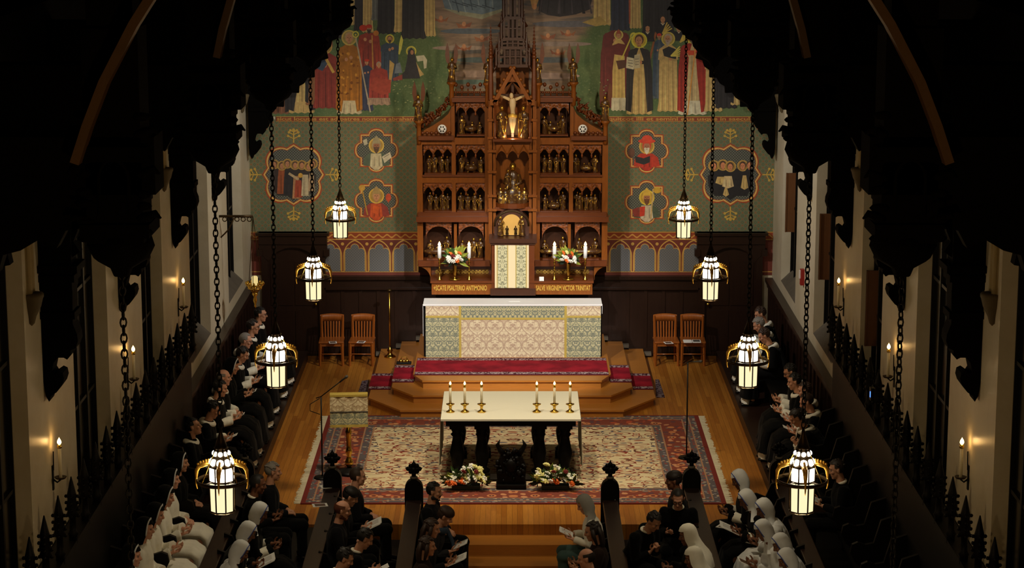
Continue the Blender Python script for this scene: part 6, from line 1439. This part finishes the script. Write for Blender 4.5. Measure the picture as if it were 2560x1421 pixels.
        for r, z in prof:
            for i in range(N):
                t = 2*PI*i/N; w = 1+.04*math.sin(i*3+z*9)*max(0, -z*5); sy = .86 if z > -.1 else .86+((.78 if back == 'long' else .5)*min(1, (-z-.1)/.15)); v_ = Vector((-.010+r*w*math.cos(t)*(1 if z > -.12 or back == 'long' else .9), r*w*sy*math.sin(t), z))
                k_ = max(0, min(1, (-z-.02)/.2)); v_ = v_*(1-k_)+(Rp@v_)*k_; v_.x -= (.085 if back == 'long' else .02)*k_; vs.append(v_)
        fs = []
        for j in range(len(prof)-1):
            for i in range(N):
                t = 2*PI*(i+.5)/N; z = (prof[j][1]+prof[j+1][1])/2
                if math.cos(t) > .42 and z < .085: continue
                if math.cos(t) > .1 and z < -.14: continue
                fs.append((j*N+i, (j+1)*N+i, (j+1)*N+(i+1) % N, j*N+(i+1) % N))
        mb.add(vs, fs, True)
        st = len(mb.v); mb.add([v+(v-Vector((-.01, 0, v.z*.5))).normalized()*-.008 for v in vs], [f[::-1] for f in fs], True)
        mb.xf(H); me = mb.mesh('veil', [m])
    elif nm in ('coif', 'blue_border'):
        rr, tr, zz = (.104, .015, .075) if nm == 'coif' else (.112, .006, .085)
        P = []
        for i in range(15):
            t = math.radians(-118+236*i/14); P.append((.060-.030*abs(math.sin(t))*.6-.02*max(0, -math.cos(t)), .100*math.sin(t), .02+.105*math.cos(t)-.035*max(0, -math.cos(t))))
        mb.tube(P, [(tr*1.5, tr*.6)]*15 if nm == 'coif' else tr, 8); mb.xf(H); me = mb.mesh('coif', ['cloth_cool_white' if nm == 'coif' else 'stripe_blue'])
    elif nm == 'scarf':
        c = K['neck']; mb.tube([c+Vector((.10*math.cos(t), .11*math.sin(t), -.0-.02*math.cos(t))) for t in [2*PI*i/16 for i in range(17)]], .045, 8); mb.tube([c+Vector((.10, .06, -.02)), c+Vector((.17, .08, -.2)), c+Vector((.20, .09, -.38))], [(.05, .03), (.06, .025), (.06, .02)], 8); me = garment(mb, 'scarf_blue', .010, .006, 16, 8)
    PIECE[key] = me; return me
PART = dict(body='body', cape='cape', white_habit='habit', dark_habit='habit', sari='sari', scapular='tunic_hem', sleeveL='sleeve', sleeveR='sleeve', collar='capuce', shirt_collar='shirt_collar', jacket='jacket', coat='coat', white_top='blouse', brown_coat='coat', grey_coat='coat', trousers='trousers', teal_trousers='trousers', shoeL='shoe', shoeR='shoe', face='facial_features', glasses='glasses', coif='headband', blue_border='veil_border', scarf='scarf')
OUT = dict(friar=['cape', 'scapular', 'sleeveL', 'sleeveR', 'collar', 'shoeL', 'shoeR'], nun=['white_habit', 'veil:cloth_black:long', 'coif', 'shoeL', 'shoeR'], blacknun=['dark_habit', 'veil:cloth_black:long', 'coif', 'shoeL', 'shoeR'], sister=['sari', 'veil:cloth_cool_white:close', 'blue_border', 'shoeL', 'shoeR'], sisterdark=['dark_habit', 'veil:cloth_cool_white:close', 'blue_border', 'sleeveL', 'sleeveR', 'shoeL', 'shoeR'], whiteveil=['dark_habit', 'veil:cloth_white:long', 'shoeL', 'shoeR'], suit=['jacket', 'trousers', 'shirt_collar', 'shoeL', 'shoeR'], coat=['coat', 'trousers', 'shoeL', 'shoeR'], brown=['brown_coat', 'trousers', 'shoeL', 'shoeR'], grey=['grey_coat', 'trousers', 'scarf', 'shoeL', 'shoeR'], lace=['white_top', 'teal_trousers', 'veil:lace_grey:close', 'shoeL', 'shoeR'])
PEOPLE = []; SEATS = {}
def person(u, v, fz, outfit, pose, rz, label, hair='short:black', skin='skin', extra=(), group=None, seatx=None):
    K = skel(pose); hd = K['head']; p = at_z(u, v, fz+hd.z)
    c, s = math.cos(rz), math.sin(rz); org = Vector((p.x-hd.x*c, p.y-hd.x*s, fz))
    row = {LB: (4.40, 9), LW: (4.36, 9), L3: (3.44, 0), L2: (2.24, 0), L1: (1.12, 0)}[fz][0]
    if abs(org.x) > row: org.x = math.copysign(row, org.x)
    SEATS.setdefault((fz, org.x > 0), []).append(org.y)
    t_ = thing('person', label, 'person', org, group); t_.rotation_euler = (0, 0, rz)
    L = ['body', 'face']+OUT[outfit]+list(extra)
    if hair: L.append('hair:'+hair)
    for nm in L:
        if nm == 'scapular' and pose == 'bow': continue
        o = bpy.data.objects.new(PART.get(nm, nm.split(':')[0]), piece(nm, pose)); COL.objects.link(o); o.parent = t_
        if nm == 'body' and skin != 'skin': o.material_slots[0].link = 'OBJECT'; o.material_slots[0].material = M[skin]
    PEOPLE.append((org, label)); return t_
def held(pn, pose, lb, kind='booklet', w=.15, h=.21, dz=0.0, img='print_grey', dx=0.0, dy=0.0, group='booklets held by the people'):
    """open booklet in the hands of a seated person"""
    K = skel(pose); c = (K['wrL']+K['wrR'])/2+(K['hdL']+K['hdR']).normalized()*.075+Vector((.02+dx, dy, .018+dz)); m = MB()
    if kind == 'booklet':
        for q in (-1, 1):
            st = len(m.v); m.k = 0; m.cbox((0, q*w/2, 0), (h, w, .008)); m.k = 1; m.cbox((.0, q*w/2, .0046), (h*.66, w*.66, .0006)); m.xf(Matrix.Rotation(q*.18, 4, 'X'), st)
    elif kind == 'card': m.cbox((0, 0, 0), (h*.62, w*.9, .004)); m.mat(1).cbox((0, 0, .0026), (h*.46, w*.66, .0006))
    else: m.cbox((0, 0, 0), (h*.9, w, .003))
    m.xf(Matrix.Translation(c)@Matrix.Rotation(-.45, 4, 'Y'))
    o = m.build(kind if kind != 'sheet' else 'paper_sheet', ['white_paper', img], label=lb, cat={'booklet': 'booklet', 'card': 'leaflet', 'sheet': 'paper'}[kind], group=group, org=(0, 0, 0)); o.location = pn.location; o.rotation_euler = pn.rotation_euler; return o
LB, LW, L3, L2, L1 = .17, .2, -.02, -.2, -.45
GF = 'friars on the chancel benches'; GN = 'white-robed nuns in the wall stalls'; GS = 'sisters in white head veils'
# left bench
pr = person
a = pr(652, 787, LB, 'friar', 'sit', -.1, 'dark-haired friar in black cape, farthest on the left bench by the left door', 'short:black', extra=['glasses'], group=GF)
a = pr(633, 818, LB, 'friar', 'sit', 0, 'bespectacled friar in black cape, second from the left door on the left bench', 'short:dark', extra=['glasses'], group=GF)
a = pr(611, 853, LB, 'friar', 'look', 0, 'grey balding friar with glasses, third from the left door on the left bench', 'thin:grey', 'skin_pink', extra=['glasses'], group=GF); held(a, 'look', 'card held by the grey balding friar on the left bench', 'card')
a = pr(597, 887, LB, 'friar', 'read', 0, 'dark-haired friar looking down, fourth from the left door on the left bench', 'short:dark', group=GF); held(a, 'read', 'card held by the dark-haired friar fourth from the left door', 'card')
a = pr(575, 917, LB, 'blacknun', 'look', 0, 'nun in black veil with white edge seated among the friars on the left bench', None, group=None); held(a, 'look', 'leaflet with brown picture held by the black-veiled nun on the left bench', 'card', img='sepia_print', w=.2, h=.28)
a = pr(547, 945, LB, 'friar', 'sit', 0, 'bald pink-headed friar in black cape on the left bench', 'ring:grey', 'skin_pink', group=GF)
a = pr(536, 972, LB, 'friar', 'look', 0, 'friar with white hood collar just nearer than the bald friar, left bench', 'short:black', group=GF); held(a, 'look', 'open leaflet held by the friar nearer than the bald one on the left', 'card', img='sepia_print')
a = pr(525, 1025, LB, 'friar', 'read', 0, 'dark-haired friar reading, second nearest on the left bench', 'short:black', group=GF); held(a, 'read', 'white paper held by the second nearest friar on the left bench', 'sheet')
a = pr(468, 1068, LB, 'friar', 'up', 0, 'friar with head tilted back looking up, nearest on the left bench', 'short:black', group=GF)
# left wall stalls: nuns
a = pr(432, 1158, LW, 'blacknun', 'sit', 0, 'nun in all-black habit in the left wall stalls, farther than the white-robed nuns', None)
for u, v, ps, lb in ((412, 1200, 'sit', 'white-robed nun with pale profile looking up, farthest of the left wall stalls'), (414, 1243, 'look', 'white-robed nun second in the left wall stalls with hands in her lap'), (377, 1287, 'look', 'white-robed nun third in the left wall stalls, face in shade'), (352, 1324, 'sit', 'white-robed nun with bright headband, fourth in the left wall stalls'), (330, 1392, 'sit', 'white-robed nun at the bottom left edge, fifth in the left wall stalls')):
    pr(u, v, LW, 'nun', ps, R.uniform(-.1, .1), lb, None, 'skin_pink', group=GN)
# left third row
a = pr(683, 1180, L3, 'coat', 'sit', .1, 'grey-haired person in a dark coat at the far end of the left third row', 'short:grey')
a = pr(645, 1212, L3, 'suit', 'look', 0, 'man with shaved head in dark suit and white shirt, left third row', 'thin:black', 'skin_brown')
a = pr(648, 1283, L3, 'sisterdark', 'read', .1, 'sister in white veil and dark habit, farthest sister on the left', None, 'skin_brown', group=GS)
a = pr(612, 1332, L3, 'sisterdark', 'bend', .1, 'sister in white veil holding a large booklet, second on the left', None, 'skin_brown', group=GS); held(a, 'bend', 'large white booklet held by the second sister on the left', 'booklet', .17, .24, dx=.05)
a = pr(590, 1380, L3, 'sister', 'bend', .1, 'sister in white sari with blue-edged veil, nearest full figure on the left', None, 'skin_brown', group=GS)
# left second row
a = pr(895, 1193, L2, 'coat', 'sit', .1, 'balding man in dark coat farthest in the left second row below the lectern', 'thin:brown', 'skin_pink')
a = pr(872, 1243, L2, 'suit', 'read', 0, 'smiling young dark-haired person in black reading, left second row', 'cap:black'); held(a, 'read', 'wide white booklet held up beside the centre aisle, left second row', 'booklet', .18, .25, dx=.04)
a = pr(850, 1277, L2, 'coat', 'look', 0, 'bald man with reddish beard in the left second row', 'ring:red', 'skin_pink', extra=['beard:red'])
a = pr(912, 1348, L2, 'suit', 'bend', .2, 'dark-haired man in black suit with white collar leaning forward, left second row', 'short:black', 'skin'); held(a, 'bend', 'small white paper held by the man leaning forward, left second row', 'sheet', dx=.03)
a = pr(862, 1398, L2, 'suit', 'read', 0, 'dark-haired man at the bottom edge of the left second row', 'short:black')
# left first row
a = pr(1086, 1230, L1, 'coat', 'sit', -.25, 'bearded dark-haired man in dark clothes beside the left inner stall post', 'short:black', extra=['beard:black'])
a = pr(1110, 1292, L1, 'grey', 'bend', -.15, 'person with thick brown hair and blue scarf reading, left inner row', 'cap:brown', extra=[]); held(a, 'bend', 'upper white booklet held by the person in the blue scarf', 'booklet', .13, .2, dx=.02)
a = pr(1072, 1322, L1, 'coat', 'look', -.1, 'long-haired woman in dark coat reading behind the scarfed person', 'long:brown'); held(a, 'look', 'lower open white booklet in the lap of the long-haired woman', 'booklet', .16, .23, dz=-.02, dx=.05)
a = pr(1055, 1367, L1, 'brown', 'sit', 0, 'brown-haired woman in brown at the bottom of the left inner row', 'long:brown')
# right bench
for u, v, ps, lb, hr, sk, ex in ((1921, 786, 'read', 'friar with white hood, farthest on the right bench by the right door', 'short:brown', 'skin', []), (1917, 813, 'bend', 'greying friar bent forward, second from the right door on the right bench', 'short:grey', 'skin', []), (1911, 840, 'bend', 'friar resting his chin on his hand, third from the right door', 'short:brown', 'skin', []),
    (1976, 931, 'read', 'dark-haired friar with glasses in the middle of the right bench', 'short:black', 'skin', ['glasses']), (1986, 955, 'look', 'dark-haired friar with white collar holding a card, middle of the right bench', 'short:black', 'skin', []), (2026, 977, 'look', 'brown-haired friar upright, third nearest on the right bench', 'short:brown', 'skin_pink', []), (2032, 1006, 'read', 'balding friar looking down at paper, second nearest on the right bench', 'thin:brown', 'skin_pink', []), (2038, 1046, 'bow', 'friar with hands raised to his chin, nearest on the right bench', 'short:dark', 'skin', [])):
    a = pr(u, v, LB, 'friar', ps, PI+R.uniform(-.1, .1), lb, hr, sk, ex, group=GF)
    if u == 1986: held(a, ps, 'white card held by the white-collared friar on the right bench', 'card', img='sepia_print')
    if u == 2032: held(a, ps, 'folded white paper held by the balding friar on the right bench', 'sheet')
    if u == 2026: held(a, ps, 'small leaflet held by the brown-haired friar on the right bench', 'card')
# right wall stall
a = pr(2092, 1175, LW, 'suit', 'look', PI, 'man in black suit with folded hands in the dark, right of the nearest right lantern', 'short:dark'); held(a, 'look', 'booklet held by the man in the dark right wall stall', 'booklet', .12, .18)
# right third row: sisters
for u, v, ps, of, lb in ((1849, 1200, 'read', 'sisterdark', 'sister in white cap-like veil and dark habit, farthest on the right'), (1868, 1250, 'bend', 'sisterdark', 'sister in dark habit with white scarf reading, second on the right'), (1911, 1273, 'bend', 'sister', 'sister in white veil seated behind, third on the right'), (1909, 1327, 'bend', 'sister', 'sister in white sari with a card, fourth on the right'), (1955, 1362, 'bend', 'sister', 'sister in white veil, fifth on the right'), (1970, 1400, 'bend', 'sister', 'sister in white veil with black bag strap, nearest on the right')):
    a = pr(u, v, L3, of, ps, PI+.05, lb, None, 'skin_brown', group=GS)
    if u == 1868: held(a, ps, 'white booklet held by the dark-habited sister, second on the right', 'booklet', .16, .23, dx=.06)
    if u == 1909: held(a, ps, 'card with a dark picture held by the fourth sister on the right', 'card', img='sepia_print', w=.2, h=.28, dx=.05)
    if u == 1970: held(a, ps, 'white booklet held by the nearest sister on the right', 'booklet', .16, .23, dx=.06)
# right second row
a = pr(1684, 1203, L2, 'coat', 'sit', PI, 'dark-haired person beside the right outer stall post', 'cap:dark', 'skin_brown')
a = pr(1695, 1248, L2, 'suit', 'bend', -1.7, 'balding man with glasses facing the viewer in the right second row', 'thin:black', 'skin_pink', extra=['glasses'])
a = pr(1634, 1305, L2, 'suit', 'bow', -.8, 'man in black suit bowing over his clasped hands, right second row', 'short:black')
for u, v, lb in ((1722, 1340, 'nun in dark habit and long white veil, farther of two in the right second row'), (1738, 1398, 'nun in dark habit and long white veil, nearer of two in the right second row')): pr(u, v, L2, 'whiteveil', 'look', PI, lb, None, 'skin_brown')
# right first row
a = pr(1462, 1262, L1, 'lace', 'read', PI, 'woman in white blouse with grey lace veil beside the right inner stall post', None, 'skin_pink'); held(a, 'read', 'white booklet in the hands of the woman with the lace veil', 'booklet', .12, .2)
a = pr(1497, 1330, L1, 'brown', 'look', PI, 'long-haired person in brown coat beside the lace-veiled woman', 'long:dark')
a = pr(1465, 1398, L1, 'coat', 'look', PI, 'bald man at the bottom edge of the right inner row', 'ring:dark', 'skin_pink')
# leaflets lying on the stall rails
for (u, v, z, w, h, rz_, lb) in ((823, 1217, .6255, .17, .24, -1.2, 'white leaflet with picture lying at the far end of the left outer rail'), (800, 1264, .6255, .15, .2, -1.35, 'leaflet with sepia picture lying lower on the left outer rail'), (1524, 1245, .4565, .22, .16, -.35, 'leaflet with white border lying on the right inner rail'), (1812, 1318, .6255, .2, .14, -.5, 'leaflet with dark picture lying on the right outer rail')):
    p = at_z(u, v, z); leaflet('leaflet', (p.x, p.y, z), w, h, rz_, lb=lb, group='leaflets on the stall rails')
def seat_gaps(ys, y0, y1):
    ys = sorted(ys, reverse=True); out = []; e = [y1]+ys
    if not ys: return [y1-.4-.75*k for k in range(int((y1-y0)/.75))]
    y = ys[0]+.38
    while y < y1-.1: out.append(y); y += .75
    for a, b in zip(ys, ys[1:]):
        g = a-b
        if g < 1.15: out.append((a+b)/2)
        else:
            n = round(g/.76); out += [a-g*(k+.5)/n for k in range(n)]
    y = ys[-1]-.38
    while y > y0: out.append(y); y -= .75
    return out
for s in (-1, 1):
    for fz, nm in ((LW, 'wall'), (L3, 3), (L2, 2), (L1, 1)):
        t_ = STALL[(s, nm)]
        for yy in seat_gaps(SEATS.get((fz, s > 0), []), 23.0, 29.9 if nm != 'wall' else 31.6):
            m = MB()
            if nm == 'wall': m.prism([(s*4.6, .22), (s*4.3, .22), (s*4.32, .6), (s*4.12, .78), (s*4.06, .90), (s*4.08, 1.0), (s*4.15, 1.03), (s*4.24, 1.0), (s*4.34, 1.02), (s*4.42, 1.3), (s*4.6, 1.36)], yy-.03, yy+.03, 'y')
            else:
                X = {3: 3.64, 2: 2.45, 1: 1.34}[nm]; m.prism([(s*(X-.05), fz+.02), (s*(X-.30), fz+.02), (s*(X-.26), fz+.4), (s*(X-.40), fz+.52), (s*(X-.43), fz+.60), (s*(X-.40), fz+.66), (s*(X-.34), fz+.67), (s*(X-.22), fz+.62), (s*(X-.15), fz+.80), (s*(X-.05), fz+.84)], yy-.025, yy+.025, 'y')
            m.build('seat_divider', ['black_oak'], t_)
for o_, lb in PEOPLE: 0 and print('P %.2f %.2f %.2f %s' % (o_.x, o_.y, o_.z, lb[:40]))

bpy.data.scenes.remove(_scratch)
# ================================================================ light
w = bpy.data.worlds.new('night'); scn.world = w; w.use_nodes = True
w.node_tree.nodes['Background'].inputs[0].default_value = (.5, .55, .7, 1); w.node_tree.nodes['Background'].inputs[1].default_value = 0.0
def spot(name, loc, aim, power, col, size, blend=.6, r=.12):
    l = bpy.data.lights.new(name, 'SPOT'); l.energy = power; l.color = col; l.spot_size = math.radians(size); l.spot_blend = blend; l.shadow_soft_size = r
    o = bpy.data.objects.new(name, l); COL.objects.link(o); o.location = loc
    o.rotation_euler = (Vector(aim)-Vector(loc)).to_track_quat('-Z', 'Y').to_euler(); return o
WARM = (1, .78, .48); NEUT = (1, .93, .82); LANT = (1, .70, .34)
for s in (-1, 1):
    spot('altar_spotlight', (s*1.95, 29.2, 7.6), (s*-.2, 38.8, 1.0), 2500, (1, .97, .92), 26, .5)
    spot('reredos_spotlight', (s*1.9, 33.6, 7.2), (s*.5, 40, 3.2), 430, WARM, 56, .8)
    spot('mural_spotlight', (s*1.95, 33.8, 7.0), (s*2.6, 40.7, 4.6), 230, NEUT, 70, .8)
    spot('wall_spotlight', (s*-1.6, 33.4, 7.2), (s*4.7, 38.0, 3.0), 1100, NEUT, 62, .8)
    spot('rug_spotlight', (s*1.2, 30.4, 8.6), (s*.9, 33.6, 0), 1050, (1, .84, .60), 56, .8)
    for y in TRY:
        lamp('lantern_light', (s*XL, y, ZL-.40), 16, LANT)
        spot('lantern_downlight', (s*XL, y, ZL-.36), (s*XL*.98, y+.3, 0), 60, (1, .86, .62), 120, .7, .08)
lamp('rib_wall_fill', (0, 8.5, 5.8), 210, (1, .62, .25), .2)  # added warm fill for the ribs and near walls, no fixture behind it
lamp('crucifix_light', (tx(1282), yT-.10, tz(343)), 5, (1, .7, .35), .03)
scn.view_settings.view_transform = 'Standard'; scn.view_settings.look = 'None'; scn.view_settings.gamma = 1; scn.view_settings.exposure = 0
scn.cycles.max_bounces = 6; scn.cycles.diffuse_bounces = 3; scn.cycles.glossy_bounces = 3; scn.cycles.sample_clamp_indirect = 2.0
scn.cycles.use_denoising = True
